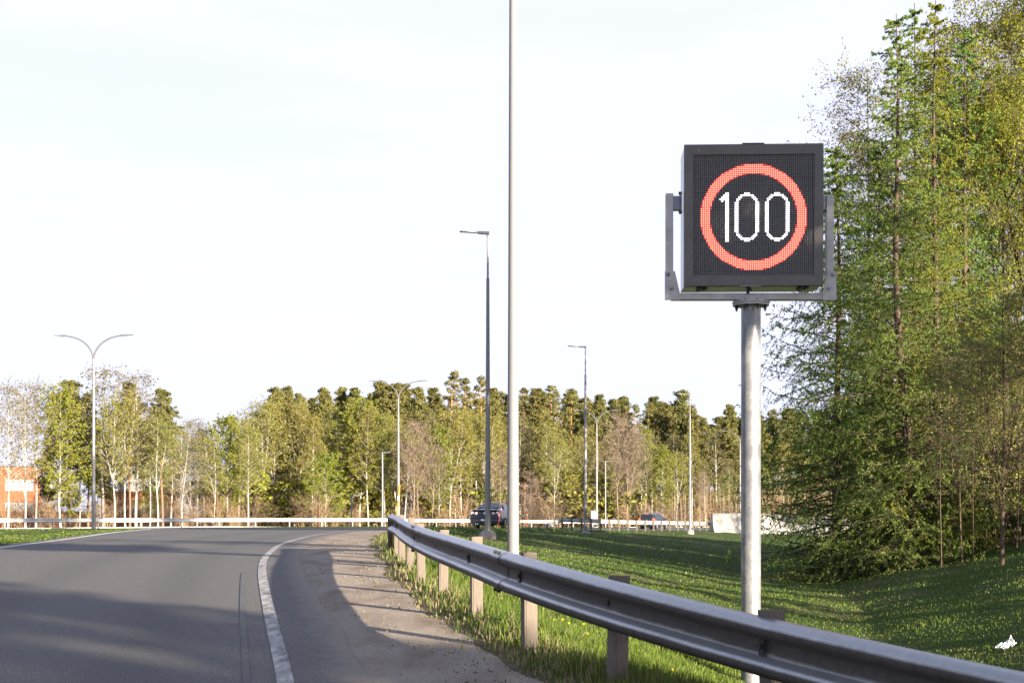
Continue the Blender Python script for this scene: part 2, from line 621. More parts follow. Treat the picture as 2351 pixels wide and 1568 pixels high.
Yg = np.concatenate([np.arange(-6, 60, .2), np.arange(60, 176, 1.0)])
shoulder = obj("gravel_shoulder", strip(lambda y: Ax(y) - .12, gravel_out, Yg, 12, .006), M_GRAVEL, smooth=True)
tag(shoulder, kind='structure')
edge_line = obj("edge_line", strip(lambda y: Wx(y) - .055, lambda y: Wx(y) + .055, Yr, 3, .017), M_PAINT)
tag(edge_line, kind='structure')
edge_line2 = obj("edge_line", strip(lambda y: Ex(y) + .35, lambda y: Ex(y) + .53, Yr, 3, .017), plain("road_paint", (.62, .61, .6), .7))
tag(edge_line2, kind='structure')
Yo = np.arange(6, 19, .5)
old_line = obj("old_edge_line", strip(lambda y: Wx(y) - .27, lambda y: Wx(y) - .22, Yo, 2, .017), M_GHOST)
tag(old_line, kind='structure')


def main_strip(q0, q1, lift, s0=-150, s1=420, ns=90, nq=6):
    b = MB()
    s = np.linspace(s0, s1, ns)
    q = np.linspace(q0, q1, nq)
    X = MAIN_O[0] + s[:, None] * MAIN_D[0] + q[None] * MAIN_N[0]
    Y = MAIN_O[1] + s[:, None] * MAIN_D[1] + q[None] * MAIN_N[1]
    Z = G(X, Y) + lift
    i, j = np.meshgrid(np.arange(ns - 1), np.arange(nq - 1), indexing='ij')
    i, j = i.ravel(), j.ravel()
    b.add(np.stack([X, Y, Z], -1).reshape(-1, 3), np.stack([i * nq + j, i * nq + j + 1, (i + 1) * nq + j + 1, (i + 1) * nq + j], 1))
    return b


mr_ = Mat("pale_asphalt", 0.8, 0, 0.3)
mr_.base(mr_.ramp(mr_.noise(3, 4), [(0.3, (.15, .145, .14)), (0.7, (.2, .19, .18))]))
tag(obj("main_road", main_strip(8.5, 19, .03), mr_.m, smooth=True), kind='structure')

# ------------------------------------------------------------------ shared object materials
m = Mat("galvanised_rail", 0.42, 0.75, 0.5)
n1 = m.noise(1.2, 6, .7, stretch=(1, .35, 3))
n2 = m.noise(22, 5, .65)
gc = m.ramp(n2, [(0.3, (.27, .275, .285)), (0.7, (.35, .352, .356))])
gc = m.mix(m.ramp(n1, [(0.52, 0.0), (0.72, 0.55)]), gc, (.30, .285, .265))
m.base(gc)
m.roughness(m.ramp(m.noise(8, 5, .7), [(0.3, (.30,) * 3), (0.7, (.46,) * 3)]))
m.bump(m.noise(35, 4, .6), 0.12, 0.004)
M_RAIL = m.m
m = Mat("weathered_post", 0.85, 0.05, 0.3)
n1 = m.noise(7, 6, .7, stretch=(1, 1, .25))
n2 = m.noise(60, 3, .7)
pc = m.ramp(n1, [(0.3, (.115, .097, .082)), (0.7, (.20, .173, .147))])
pc = m.mix(m.ramp(n2, [(0.6, 0.0), (0.75, 0.5)]), pc, (.12, .10, .085))
m.base(pc).bump(n2, 0.4, 0.004)
M_POST = m.m
m = Mat("spangled_galvanised_steel", 0.5, 0.4, 0.4)
n1 = m.noise(7.5, 5, .62, stretch=(1, 1, .6))
n2 = m.noise(34, 4, .6)
sc_ = m.ramp(m.mix(.35, n1, n2), [(0.36, (.15, .162, .185)), (0.5, (.225, .233, .25)), (0.63, (.35, .355, .36))])
m.base(sc_)
m.roughness(m.ramp(n1, [(0.35, (.56,) * 3), (0.65, (.36,) * 3)]))
M_SPANGLE = m.m
M_LAMP_STEEL = plain("lamp_pole_steel", (.205, .21, .22), .5, .15, .4, .05, 14)
M_LAMP_HEAD = plain("lamp_head_grey", (.12, .13, .15), .4, .2, .5, .1, 9)
M_CONCRETE = plain("concrete", (.30, .28, .26), .9, 0, .2, .25, 8)
M_BOLT = plain("dark_bolt", (.05, .045, .042), .6, .5)
M_WHITE = plain("white_paint", (.72, .74, .76), .4, 0, .5, .03)
M_BLACK = plain("black_plastic", (.018, .018, .02), .5, 0, .4, .1)
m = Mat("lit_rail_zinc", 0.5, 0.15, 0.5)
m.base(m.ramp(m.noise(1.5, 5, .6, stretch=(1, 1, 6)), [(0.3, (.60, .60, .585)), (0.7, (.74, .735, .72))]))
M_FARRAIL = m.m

# ------------------------------------------------------------------ guardrails
PROF = [(-.004, .004), (.006, 0), (.030, .010), (.062, .024), (.078, .042), (.082, .060), (.076, .078), (.055, .094), (.022, .108), (.008, .122), (.006, .155),
        (.008, .188), (.022, .202), (.055, .216), (.076, .232), (.082, .250), (.078, .268), (.062, .286), (.030, .300), (.006, .310), (-.004, .306)]


def wbeam(b, pts, side, prof=PROF, mat=0, drop=None):
    """loft a W profile along pts (top edge of the beam); side = +1: bumps to the left of travel"""
    P = np.asarray(pts, dtype=float)
    T = np.gradient(P, axis=0)
    T[:, 2] = 0
    T /= np.linalg.norm(T, axis=1)[:, None]
    N = np.stack([-T[:, 1], T[:, 0], np.zeros(len(T))], 1) * side
    pr = np.array(prof)
    th = .004
    outer = P[:, None, :] + N[:, None, :] * pr[None, :, 0:1] + np.array((0, 0, 1.0)) * (pr[None, :, 1:2] - .31)
    inner = outer - N[:, None, :] * th
    n, k = len(P), len(pr)
    i, j = np.meshgrid(np.arange(n - 1), np.arange(k - 1), indexing='ij')
    i, j = i.ravel(), j.ravel()
    q = np.stack([i * k + j, (i + 1) * k + j, (i + 1) * k + j + 1, i * k + j + 1], 1)
    if side < 0:
        q = q[:, ::-1]
    b.add(outer.reshape(-1, 3), q, mat=mat)
    b.add(inner.reshape(-1, 3), q[:, ::-1], mat=mat)


m = Mat("two_tone_galvanised_rail", 0.36, 0.0, 0.5)
gr = m.mix(.35, m.attr('tilt_tone'), m.noise(6, 6, .7, stretch=(1, .25, 1)))
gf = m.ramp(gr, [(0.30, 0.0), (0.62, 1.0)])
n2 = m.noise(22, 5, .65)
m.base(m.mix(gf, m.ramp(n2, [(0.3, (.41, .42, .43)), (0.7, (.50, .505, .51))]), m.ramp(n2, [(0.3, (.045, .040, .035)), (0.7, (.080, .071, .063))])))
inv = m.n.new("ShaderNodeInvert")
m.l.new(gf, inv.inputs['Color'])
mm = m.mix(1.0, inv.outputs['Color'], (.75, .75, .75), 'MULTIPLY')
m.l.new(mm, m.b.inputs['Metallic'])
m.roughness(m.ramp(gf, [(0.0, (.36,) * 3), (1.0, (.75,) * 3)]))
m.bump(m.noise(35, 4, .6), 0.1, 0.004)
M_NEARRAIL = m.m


def add_tilt_tone(o, k=len(PROF)):
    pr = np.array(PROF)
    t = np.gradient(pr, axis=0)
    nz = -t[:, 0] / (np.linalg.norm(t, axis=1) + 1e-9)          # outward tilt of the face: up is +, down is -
    g = np.clip(.95 - 1.15 * np.clip(nz, -.1, 1), 0, 1)  # darker, rougher tone where the profile tilts upward least
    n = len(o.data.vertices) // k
    at = o.data.attributes.new("tilt_tone", 'FLOAT', 'POINT')
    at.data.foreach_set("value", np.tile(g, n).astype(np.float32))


g_rail = thing("guardrail", "long near steel guardrail with round-topped double ridges curving away beside the gravel shoulder", "guardrail", (0, 0, 0))


def rail_pt(y):
    return np.array((float(I(y, R_TAB)), y, EYE - float(I(y, R_TOP))))


posts_y = [2.6, 4.2, 5.7, 7.25, 8.75, 10.25, 12.5, 14.8, 17.1, 19.4, 21.7, 23.0]
laps = [-4.0, -1.0, 3.5, 11.0, 17.9, 23.3]
laps = [-1.0, 4.6, 10.62, 16.75, 23.3]
for a, b_ in zip(laps[:-1], laps[1:]):
    ys = np.arange(a, b_ + .35, .12)
    pts = np.array([rail_pt(y) for y in ys])
    if a > -3:
        # the lapped start of each beam sits a few millimetres proud
        t = np.clip(1 - (ys - a) / .35, 0, 1)
        pts[:, 0] -= .006 * (t > 0)
    mbm = MB()
    wbeam(mbm, pts, +1)
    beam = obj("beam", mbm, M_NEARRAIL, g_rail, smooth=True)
    add_tilt_tone(beam)
    # slots and bolt heads of the lap joint
    if a > -3:
        jb = MB()
        base = rail_pt(a + .16)
        tdir = rail_pt(a + .3) - rail_pt(a)
        tdir /= np.linalg.norm(tdir)
        for dy in (-.07, .07):
            for hz in (-.30, -.245, -.065, -.012):
                c = base + tdir * dy + np.array((-.058 if hz in (-.30, -.012) else -.052, 0, hz))
                jb.tube([c + np.array((.012, 0, 0)), c + np.array((-.018, 0, 0))], .011, 8, cap=True)
        obj("bolt", jb, M_BOLT, beam)['kind'] = 'stuff'
# turned-down end of the beam
ys = np.linspace(23.25, 26.5, 28)
pts = np.array([rail_pt(y) for y in ys])
f = (ys - 23.25) / 3.25
pts[:, 2] -= .80 * smooth01(f * 1.02)
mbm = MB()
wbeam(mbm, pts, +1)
add_tilt_tone(obj("turned_down_end", mbm, M_NEARRAIL, g_rail, smooth=True))
post_meshes = {}
for k, y in enumerate(posts_y):
    p = rail_pt(y)
    tang = rail_pt(y + .2) - rail_pt(y - .2)
    ang = math.atan2(tang[1], tang[0]) - math.pi / 2
    zb = gz(p[0] + .08, y) - .25
    top = p[2] + (.02 if k % 3 else .035)
    if y > 22.5:
        top -= .03
    pb = MB()
    h = top - zb
    # C-shaped post: front web and two flanges
    w, dpt, th = .104, .085, .012
    ca, sa = math.cos(ang), math.sin(ang)

    def loc(lx, ly, lz):
        return (lx * ca - ly * sa, lx * sa + ly * ca, lz)
    pb.box(loc(.012 + dpt / 2 + .001, -w / 2 + th / 2, h / 2), (dpt, th, h), ang)
    pb.box(loc(.012 + dpt / 2 + .001, w / 2 - th / 2, h / 2 - .002), (dpt, th, h - .004), ang)
    pb.box(loc(.006, 0, h / 2 - .001), (th, w, h - .002), ang)
    pb.box(loc(.012 + dpt - .004, -.012, h / 2 - .003), (.008, w - .05, h - .006), ang)
    po = obj("post", pb, M_POST, g_rail, bevel=.003)
    lean = (math.sin(k * 2.1) * .012, math.sin(k * 3.7) * .025, 0)
    po.location = (p[0] + .012, p[1], zb)
    po.rotation_euler = lean
    # bolt through the slot in the valley of the beam, seen as a dark slot and washer
    bb = MB()
    c0 = np.array(loc(-.024, -.01, h - (top - p[2]) - .155))
    bb.box(c0, (.008, .046, .082), ang)
    bb.tube([c0 + np.array(loc(-.002, 0, .008)), c0 + np.array(loc(-.016, 0, .008))], .016, 8, cap=True)
    obj("bolt", bb, M_BOLT, po)['kind'] = 'stuff'


def far_rail(name, label, pts, spacing, mat, postmat, side, post_side, height_=.74, beam_h=.31, post_w=.09, group=None):
    """a long guardrail on posts; pts are ground points"""
    root = thing(name, label, "guardrail", tuple(pts[0]), 0, group)
    P = np.array(pts) - np.array(pts[0])
    seg = np.linalg.norm(np.diff(P[:, :2], axis=0), axis=1)
    S_ = np.concatenate([[0], np.cumsum(seg)])
    s = np.arange(0, S_[-1], 1.0)
    XYZ = np.stack([np.interp(s, S_, P[:, k]) for k in range(3)], 1)
    top = XYZ + np.array((0, 0, height_))
    sc_p = [(a, b * beam_h / .31 + (.31 - beam_h)) for a, b in PROF[::2]]
    n_ = len(s)
    for i0 in range(0, n_ - 1, 60):
        bm = MB()
        wbeam(bm, top[i0:min(i0 + 61, n_)], side, sc_p)
        obj("beam", bm, mat, root, smooth=True)
    base_mesh = None
    for d in np.arange(.4, S_[-1], spacing):
        c = np.array([np.interp(d, S_, P[:, k]) for k in range(3)])
        t = np.array([np.interp(d + .5, S_, P[:, k]) for k in range(3)]) - c
        a = math.atan2(t[1], t[0])
        if base_mesh is None:
            pm = MB()
            pm.box((0, 0, height_ / 2 - .12), (post_w, .06, height_ + .26))
            pm.box((0, -.02, height_ / 2 - .12), (post_w * .5, .09, height_ + .25))
            base_mesh = pm.mesh("post", [postmat])
        o = bpy.data.objects.new("post", base_mesh)
        COL.objects.link(o)
        o.parent = root
        nrm = np.array((-math.sin(a), math.cos(a), 0)) * side
        o.location = c - nrm * .06 * post_side
        o.rotation_euler = (0, 0, a if side > 0 else a + math.pi)
    return root


def main_pt(s, q, lift=0.0):
    x, y = MAIN_O + MAIN_D * s + MAIN_N * q
    return (x, y, gz(x, y) + lift)


M_ZINC_POST = plain("zinc_post", (.45, .45, .44), .6, .3)
M_DARKRAIL = plain("weathered_rail", (.38, .38, .385), .6, .2, .5, .15, 3)
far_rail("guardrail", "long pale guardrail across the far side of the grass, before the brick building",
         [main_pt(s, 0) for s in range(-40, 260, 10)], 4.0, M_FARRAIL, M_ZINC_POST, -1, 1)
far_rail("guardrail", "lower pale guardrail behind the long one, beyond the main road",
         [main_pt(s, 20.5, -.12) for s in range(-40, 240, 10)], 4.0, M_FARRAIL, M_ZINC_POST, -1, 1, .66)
DR = [(1.9, 83.0), (3.1, 87.6), (5.7, 94.5), (8.4, 101), (11.4, 108), (14.6, 115), (17.4, 121.5), (21.3, 130.5)]
dr_pts = [(x, y, gz(x, y) - (.45 if k == 0 else 0)) for k, (x, y) in enumerate(DR)]
far_rail("guardrail", "dark weathered guardrail seen from behind, in front of the black car",
         dr_pts, 2.0, M_DARKRAIL, M_POST, +1, 1, .76, .29, .12)

# ------------------------------------------------------------------ speed sign
SX, SY = along(1724, 15.35), 15.35
SGZ = gz(SX, SY)
sign = thing("speed_sign", "square black electronic sign showing 100 in a red ring, on a thick steel pole", "speed sign", (SX, SY, SGZ))
s_ = 3265 / 15.35                     # survey pixels per metre at the sign


def sz(py): return EYE - (py - 1180) / s_ - SGZ
def sx(px): return (px - 1724) / s_


pz = sz(703)
pb = MB()
pb.tube([(0, 0, -.5), (0, 0, pz)], [.106, .105], 40)
obj("pole", pb, M_SPANGLE, sign, smooth=True)
fb = MB()
fb.tube([(0, 0, pz + .002), (0, 0, pz + .022)], .195, 40, cap=True)
fb.tube([(0, 0, pz + .026), (0, 0, pz + .046)], .200, 40, cap=True)
fl = obj("flange", fb, plain("flange_galvanised", (.36, .36, .365), .5, .25, .4, .16, 9), sign, autosmooth=40, smooth=True)
bb = MB()
for k in range(8):
    a = k * math.pi / 4 + .25
    c = np.array((math.cos(a) * .165, math.sin(a) * .165, pz))
    bb.tube([c + np.array((0, 0, -.045)), c + np.array((0, 0, .06))], .011, 8, cap=True)
    bb.tube([c + np.array((0, 0, -.022)), c + np.array((0, 0, -.001))], .019, 6, cap=True)
obj("bolt", bb, M_BOLT, fl)['kind'] = 'stuff'
cz = sz(682)                           # crossbar centre
bar_h = (690 - 674) / s_
bar = MB()
bar.box((sx(1721), 0, cz), (1.70, .10, bar_h))
M_YOKE = plain("yoke_galvanised", (.42, .41, .40), .5, .25, .4, .16, 9)  # lighter copy of the pole steel: part sunlight put into its colour
obj("crossbar", bar, M_YOKE, sign, bevel=.006)
up_w = .078
for sd, px in ((-1, 1536.5), (1, 1904)):
    ub = MB()
    z0, z1 = cz + bar_h / 2 + .003, sz(446 if sd < 0 else 449)
    ub.box((sx(px), 0, (z0 + z1) / 2), (up_w, .09, z1 - z0))
    up = obj("upright", ub, M_YOKE, sign, bevel=.005)
    # triangular gusset plate on the front with two bolts
    gbm = MB()
    out_x = sx(1525) if sd < 0 else sx(1917.5)
    in_lo = sx(1559) if sd < 0 else sx(1886)
    in_hi = sx(1548) if sd < 0 else sx(1898)
    zt = sz(625)
    poly = [(out_x, 0, cz - bar_h / 2 - .004), (in_lo, 0, cz - bar_h / 2 - .004), (in_lo, 0, cz + bar_h / 2 + .01), (in_hi, 0, zt), (out_x, 0, zt)]
    gbm.prism(poly, (0, -.051, 0), (0, -.060, 0))
    gp = obj("gusset_plate", gbm, M_YOKE, sign)
    boltb = MB()
    for bx, bz in ((sx(1533) if sd < 0 else sx(1910), sz(632)), (sx(1541) if sd < 0 else sx(1901), sz(664))):
        boltb.tube([(bx, -.060, bz), (bx, -.072, bz)], .022, 12, cap=True)
        boltb.tube([(bx, -.072, bz), (bx, -.088, bz)], .013, 6, cap=True)
    obj("bolt", boltb, M_SPANGLE, gp)['kind'] = 'stuff'
    # pivot bracket between upright and cabinet
    vb = MB()
    bx0 = sx(px) + sd * -up_w / 2
    bx1 = sx(1565) if sd < 0 else sx(1882)
    zc = sz(467) if sd < 0 else sz(467)
    vb.box(((bx0 + bx1) / 2, .02, zc), (abs(bx1 - bx0), .08, .15))
    vb.box((bx1 - sd * -.012, .0, zc), (.012, .13, .22))
    br = obj("pivot_bracket", vb, M_SPANGLE if sd > 0 else plain("blue_grey_steel", (.2, .22, .26), .45, .6), sign, bevel=.004)
    if sd < 0:
        kb = MB()
        for dz in (-.10, .10):
            kb.tube([(bx1 + .0, -.03, zc + dz), (bx1 - .035, -.03, zc + dz)], .018, 8, cap=True)
        obj("bolt", kb, M_BOLT, br)['kind'] = 'stuff'
# cabinet: tilted slightly, turned a little to the left
cab = bpy.data.objects.new("cabinet", None)
CW, CH, CD = 1.478, 1.505, .55
yaw = math.radians(-2.2)
ccx, ccz = sx(1724.5), sz(501)
M_CABSIDE = plain("white_cabinet_side", (.74, .76, .79), .35, .1, .5, .03)
m = Mat("dark_anodised_frame", 0.6, 0.0, 0.2)
m.base(m.ramp(m.noise(3, 5, .6), [(0.3, (.13, .124, .123)), (0.7, (.165, .157, .155))])).bump(m.noise(60, 3), .08, .002)
M_FRAME = m.m
m = Mat("led_board_black", 0.9, 0, 0.08)
m.base(m.ramp(m.noise(4, 5), [(0.3, (.07, .068, .07)), (0.7, (.088, .085, .087))]))
M_BOARD = m.m
cb = MB()
fr = .09                                # frame depth of the cabinet front
cb.box((0, CD / 2 + .02, 0), (CW - .012, CD - .04, CH - .012))
cabinet = obj("cabinet", cb, M_CABSIDE, sign, bevel=.006)
cabinet.location = (ccx, -.155, ccz)
cabinet.rotation_euler = (math.radians(1.0), 0, yaw)
PAN = 1.286
hw, hh, pw_ = CW / 2, CH / 2, PAN / 2
pcz = .0
for nm, poly in (("frame_rail", [(-hw, hh), (hw, hh), (pw_, pw_ + pcz), (-pw_, pw_ + pcz)]),
                 ("frame_rail", [(hw, -hh), (-hw, -hh), (-pw_, -pw_ + pcz), (pw_, -pw_ + pcz)]),
                 ("frame_rail", [(-hw, -hh), (-hw, hh), (-pw_, pw_ + pcz), (-pw_, -pw_ + pcz)]),
                 ("frame_rail", [(hw, hh), (hw, -hh), (pw_, -pw_ + pcz), (pw_, pw_ + pcz)])):
    c = np.mean(poly, 0)
    shr = [(c[0] + (x - c[0]) * .9985, c[1] + (z - c[1]) * .9985) for x, z in poly]
    fb_ = MB()
    fb_.prism([(x, 0, z) for x, z in shr], (0, -.012, 0), (0, .055, 0))
    obj("frame_rail", fb_, M_FRAME, cabinet, bevel=.0025)
bd = MB()
bd.box((0, .012, pcz), (PAN + .004, .012, PAN + .004))
obj("led_board", bd, M_BOARD, cabinet)
# LED matrix, 64 x 64 lamps on a 20 mm pitch
pitch = PAN / 64.0
white = set()
for r in range(20, 46):
    white.add((r, 17)); white.add((r, 18))
for r, cs in ((21, (16,)), (22, (15, 16)), (23, (14, 15, 16)), (24, (15,))):
    for c_ in cs:
        white.add((r, c_))
zero = set()
half = {20: (27, 28, 29), 21: tuple(range(25, 32)), 22: (24, 25, 31, 32), 23: (23, 24, 32, 33), 24: (23, 33)}
for r, cs in half.items():
    for c_ in cs:
        zero.add((r, c_)); zero.add((65 - r, c_))
for r in range(25, 41):
    for c_ in (22, 23, 33, 34):
        zero.add((r, c_))
for r, c_ in zero:
    white.add((r, c_)); white.add((r, c_ + 16))
groups = {'unlit': [], 'red': [], 'dim': [], 'white': []}
for r in range(64):
    for c_ in range(64):
        d = math.hypot(c_ - 31.5, r - 32.5)
        if (r, c_) in white:
            groups['white'].append((r, c_))
        elif 23.3 <= d <= 27.95:
            groups['red'].append((r, c_))
        elif 22.9 <= d < 23.3 or 27.95 < d <= 28.3:
            groups['dim'].append((r, c_))
        else:
            groups['unlit'].append((r, c_))


def led_mesh(cells, rad, proud):
    b = MB()
    a = np.linspace(0, 2 * np.pi, 6, endpoint=False)
    for r, c_ in cells:
        x = (c_ - 31.5) * pitch
        z = pcz + (31.5 - r) * pitch
        ring0 = np.stack([x + rad * np.cos(a), np.full(6, .0055), z + rad * np.sin(a)], 1)
        ring1 = np.stack([x + rad * .75 * np.cos(a), np.full(6, .0055 - proud), z + rad * .75 * np.sin(a)], 1)
        v = np.vstack([ring0, ring1])
        b.add(v, [(k, (k + 1) % 6, 6 + (k + 1) % 6, 6 + k) for k in range(6)] + [(6, 7, 8, 9), (6, 9, 10, 11)])
    return b


def emis(name, c, s, base=(.1, .1, .1)):
    m_ = Mat(name, .3, 0, .5)
    m_.base(base)
    m_.b.inputs['Emission Color'].default_value = (c[0], c[1], c[2], 1)
    m_.b.inputs['Emission Strength'].default_value = s
    return m_.m


M_UNLIT = plain("unlit_led_lens", (.36, .36, .365), .5, 0, .3, .3, 90)
for key, nm, mt, rad in (('unlit', 'unlit_led', M_UNLIT, .0052), ('red', 'red_led', emis("red_led_light", (1.0, .11, .075), 1.6, (.3, .03, .02)), .0082),
                         ('dim', 'dim_red_led', emis("dim_red_led_light", (.9, .06, .08), .35, (.2, .03, .03)), .0075), ('white', 'white_led', emis("white_led_light", (.93, .89, 1.0), 1.5, (.5, .5, .5)), .0080)):
    o = obj(nm, led_mesh(groups[key], rad, .004), mt, cabinet)
    o['kind'] = 'stuff'
# lifting handle, underside latches, centre plate
hb = MB()
hb.tube([(-.12, .04, hh - .01), (-.115, .04, hh + .018), (.115, .04, hh + .018), (.12, .04, hh - .01)], .007, 8)
obj("lifting_handle", hb, M_BLACK, cabinet)
for px_ in (-.55, .53):
    lb = MB()
    lb.box((px_, .12, -hh - .012), (.10, .12, .024))
    lb.hexa([(px_ - .06, .02, -hh - .05), (px_ - .02, .02, -hh - .05), (px_ - .02, .06, -hh - .05), (px_ - .06, .06, -hh - .05),
             (px_ - .01, .02, -hh - .002), (px_ + .02, .02, -hh - .002), (px_ + .02, .06, -hh - .002), (px_ - .01, .06, -hh - .002)])
    lb.box((px_ + .055, .03, -hh - .02), (.012, .03, .04))
    obj("latch", lb, M_BLACK, cabinet)
lb = MB()
lb.box((-.03, -.004, -hh - .004), (.225, .03, .007))
obj("drip_plate", lb, M_SPANGLE, cabinet)
lb = MB()
lb.tube([(-.05, .05, -hh - .002), (-.045, .05, -hh - .03), (-.055, .05, -hh - .075)], [.026, .022, .015], 10, cap=True)
lb.tube([(-.03, .03, -hh - .03), (-.015, .03, -hh - .045)], .012, 8, cap=True)
obj("cable_gland", lb, M_BLACK, cabinet)
lb = MB()
lb.tube([(-.585, -.011, hh - .06), (-.585, -.0155, hh - .06)], .011, 12, cap=True)
obj("light_sensor", lb, plain("sensor_glass", (.25, .26, .28), .2, 0, .6), cabinet)

# ------------------------------------------------------------------ street lamps
def single_lamp(label, x, y, zb, H, detail=True, arm=.92, group="single-headed street lamps along the ramp", rz=0.0, r0=.093):
    root = thing("street_lamp", label, "street lamp", (x, y, zb), rz, group)
    pb = MB()
    n = 14
    hs = np.linspace(.12, H * .845, n)
    pb.tube([(0, 0, h) for h in hs], np.interp(hs, [0, H * .845], [r0, r0 * .56]), 18)
    pb.tube([(0, 0, H * .845 - .02), (0, 0, H * .845 + .04)], [r0 * .58, r0 * .40], 18)
    pb.tube([(0, 0, H * .845), (0, 0, H - .12)], [r0 * .36, r0 * .33], 16)
    pole = obj("pole", pb, M_LAMP_STEEL, root, smooth=True, autosmooth=50)
    bb = MB()
    bb.tube([(0, 0, -.5), (0, 0, .0), (0, 0, .05)], [.30, .29, .27], 18, cap=True)
    bb.tube([(0, 0, .05), (0, 0, .16)], [.28, .15], 18, cap=True)
    obj("concrete_base", bb, M_CONCRETE, root)
    hb = MB()
    # spigot, housing, tapering slim lamp plate
    hb.tube([(0, 0, H - .16), (0, 0, H - .03)], .034, 12, cap=True)
    hb.hexa([(-.34, -.08, H - .055), (.05, -.10, H - .085), (.05, .10, H - .085), (-.34, .08, H - .055),
             (-.34, -.07, H + .015), (.05, -.085, H + .005), (.05, .085, H + .005), (-.34, .07, H + .015)])
    hd = obj("lamp_head", hb, M_LAMP_HEAD, root, bevel=.008)
    pl = MB()
    pl.hexa([(-arm, -.12, H + .005), (-.33, -.07, H - .045), (-.33, .07, H - .045), (-arm, .12, H + .005),
             (-arm, -.11, H + .035), (-.33, -.065, H + .006), (-.33, .065, H + .006), (-arm, .11, H + .035)])
    obj("light_panel", pl, plain("lamp_panel_grey", (.2, .22, .24), .4, .1), hd, bevel=.006)
    return root


single_lamp("tall pale lamp pole rising out of the top of the picture, behind the near guardrail", along(1178, 22.5), 22.5, gz(along(1178, 22.5), 22.5) + .02, 12.6, r0=.098)
x, y = along(1120, 46.6), 46.6
single_lamp("tall single-headed lamp standing in front of the dark sedan", x, y, height(1232, y) + .06, 9.92)
x, y = along(1344, 75), 75
single_lamp("single-headed lamp by the sloping start of the dark guardrail", x, y, height(1226, y), 9.9)
x, y = along(1584, 102), 102
single_lamp("single-headed lamp just left of the white concrete barrier", x, y, height(1221, y), 9.9)


M_ARM = plain("lamp_arm_grey", (.12, .12, .14), .5, .1, .3, .05, 14)


def twin_lamp(label, x, y, zb, H, ex, rz=0.0):
    root = thing("twin_street_lamp", label, "street lamp", (x, y, zb), rz, "twin-armed street lamps along the main road")
    fork = H - 1.75
    pb = MB()
    pb.tube([(0, 0, h) for h in np.linspace(-.4, fork, 8)], np.linspace(.15, .075, 8), 14)
    obj("pole", pb, M_LAMP_STEEL, root, smooth=True)
    for sd in (-1, 1):
        ab = MB()
        t = np.linspace(0, 1, 14)
        xs = sd * (ex - .6) * (1 - np.cos(t * math.pi / 2 * .95)) / (1 - math.cos(math.pi / 2 * .95))
        zs = fork - .1 + 1.75 * np.sin(t * math.pi / 2 * .95)
        ab.tube(np.stack([xs, np.zeros(14), zs], 1), np.linspace(.07, .045, 14), 10)
        obj("arm", ab, M_ARM, root, smooth=True)
        hb = MB()
        x0 = sd * (ex - .65)
        zt = fork + 1.63
        hb.hexa([(x0, -.05, zt - .02), (x0 + sd * .95, -.10, zt + .06), (x0 + sd * .95, .10, zt + .06), (x0, .05, zt - .02),
                 (x0, -.05, zt + .07), (x0 + sd * .95, -.08, zt + .10), (x0 + sd * .95, .08, zt + .10), (x0, .05, zt + .07)])
        hb.box((x0 + sd * .32, 0, zt + .05), (.4, .19, .10))
        obj("lamp_head", hb, M_LAMP_HEAD, root)
    return root


for lab, px, y, top in (("tall twin-armed lamp at the far left, in front of the bare birches", 215, 101, 768),
                        ("twin-armed lamp rising behind the turned-down end of the near guardrail", 914.5, 136, 873),
                        ("twin-armed lamp right of the single lamp, behind the start of the dark guardrail", 1370, 170, 940),
                        ("twin-armed lamp half hidden behind the pole of the speed sign", 1699, 208, 988)):
    x = along(px, y)
    zb = gz(x, y)
    H = height(top, y) - zb
    twin_lamp(lab, x, y, zb, H, 2.55, math.radians(-4))


def small_lamp(label, px, y, top, flip):
    x = along(px, y)
    zb = gz(x, y)
    H = height(top, y) - zb
    root = thing("path_lamp", label, "street lamp", (x, y, zb), 0, "low path lamps by the wood")
    pb = MB()
    pb.tube([(0, 0, -.3), (0, 0, H)], [.10, .075], 12, cap=True)
    obj("pole", pb, M_LAMP_STEEL, root, smooth=True)
    hb = MB()
    hb.hexa([(-.1 * flip, -.1, H), (.85 * flip, -.1, H + .05), (.85 * flip, .1, H + .05), (-.1 * flip, .1, H),
             (-.1 * flip, -.1, H + .12), (.85 * flip, -.08, H + .14), (.85 * flip, .08, H + .14), (-.1 * flip, .1, H + .12)])
    obj("lamp_head", hb, M_LAMP_HEAD, root)


small_lamp("slim lamp left of the second twin-armed lamp, among birch trunks", 878, 150, 1040, 1)
small_lamp("short white lamp standing in front of the red shed", 807, 142, 1139, 1)
small_lamp("slim lamp just right of the third twin-armed lamp", 1390, 186, 1060, 1)


# snow stakes and a utility box
def stake(label, px, y, top, lean, c, r=.03):
    x = along(px, y)
    zb = gz(x, y)
    H = height(top, y) - zb
    b = MB()
    b.tube([(0, 0, -.1), (lean * .75, 0, H * .75)], r, 8, mat=0)
    b.tube([(lean * .75, 0, H * .75), (lean * .83, 0, H * .83)], r * 1.03, 8, mat=1)
    b.tube([(lean * .83, 0, H * .83), (lean, 0, H)], r, 8, mat=0, cap=True)
    o = obj("snow_stake", b, [plain("stake_paint", c, .5), M_WHITE], None, smooth=True)
    o.location = (x, y, zb)
    tag(o, label, "snow stake", "snow marker stakes beside the roads")


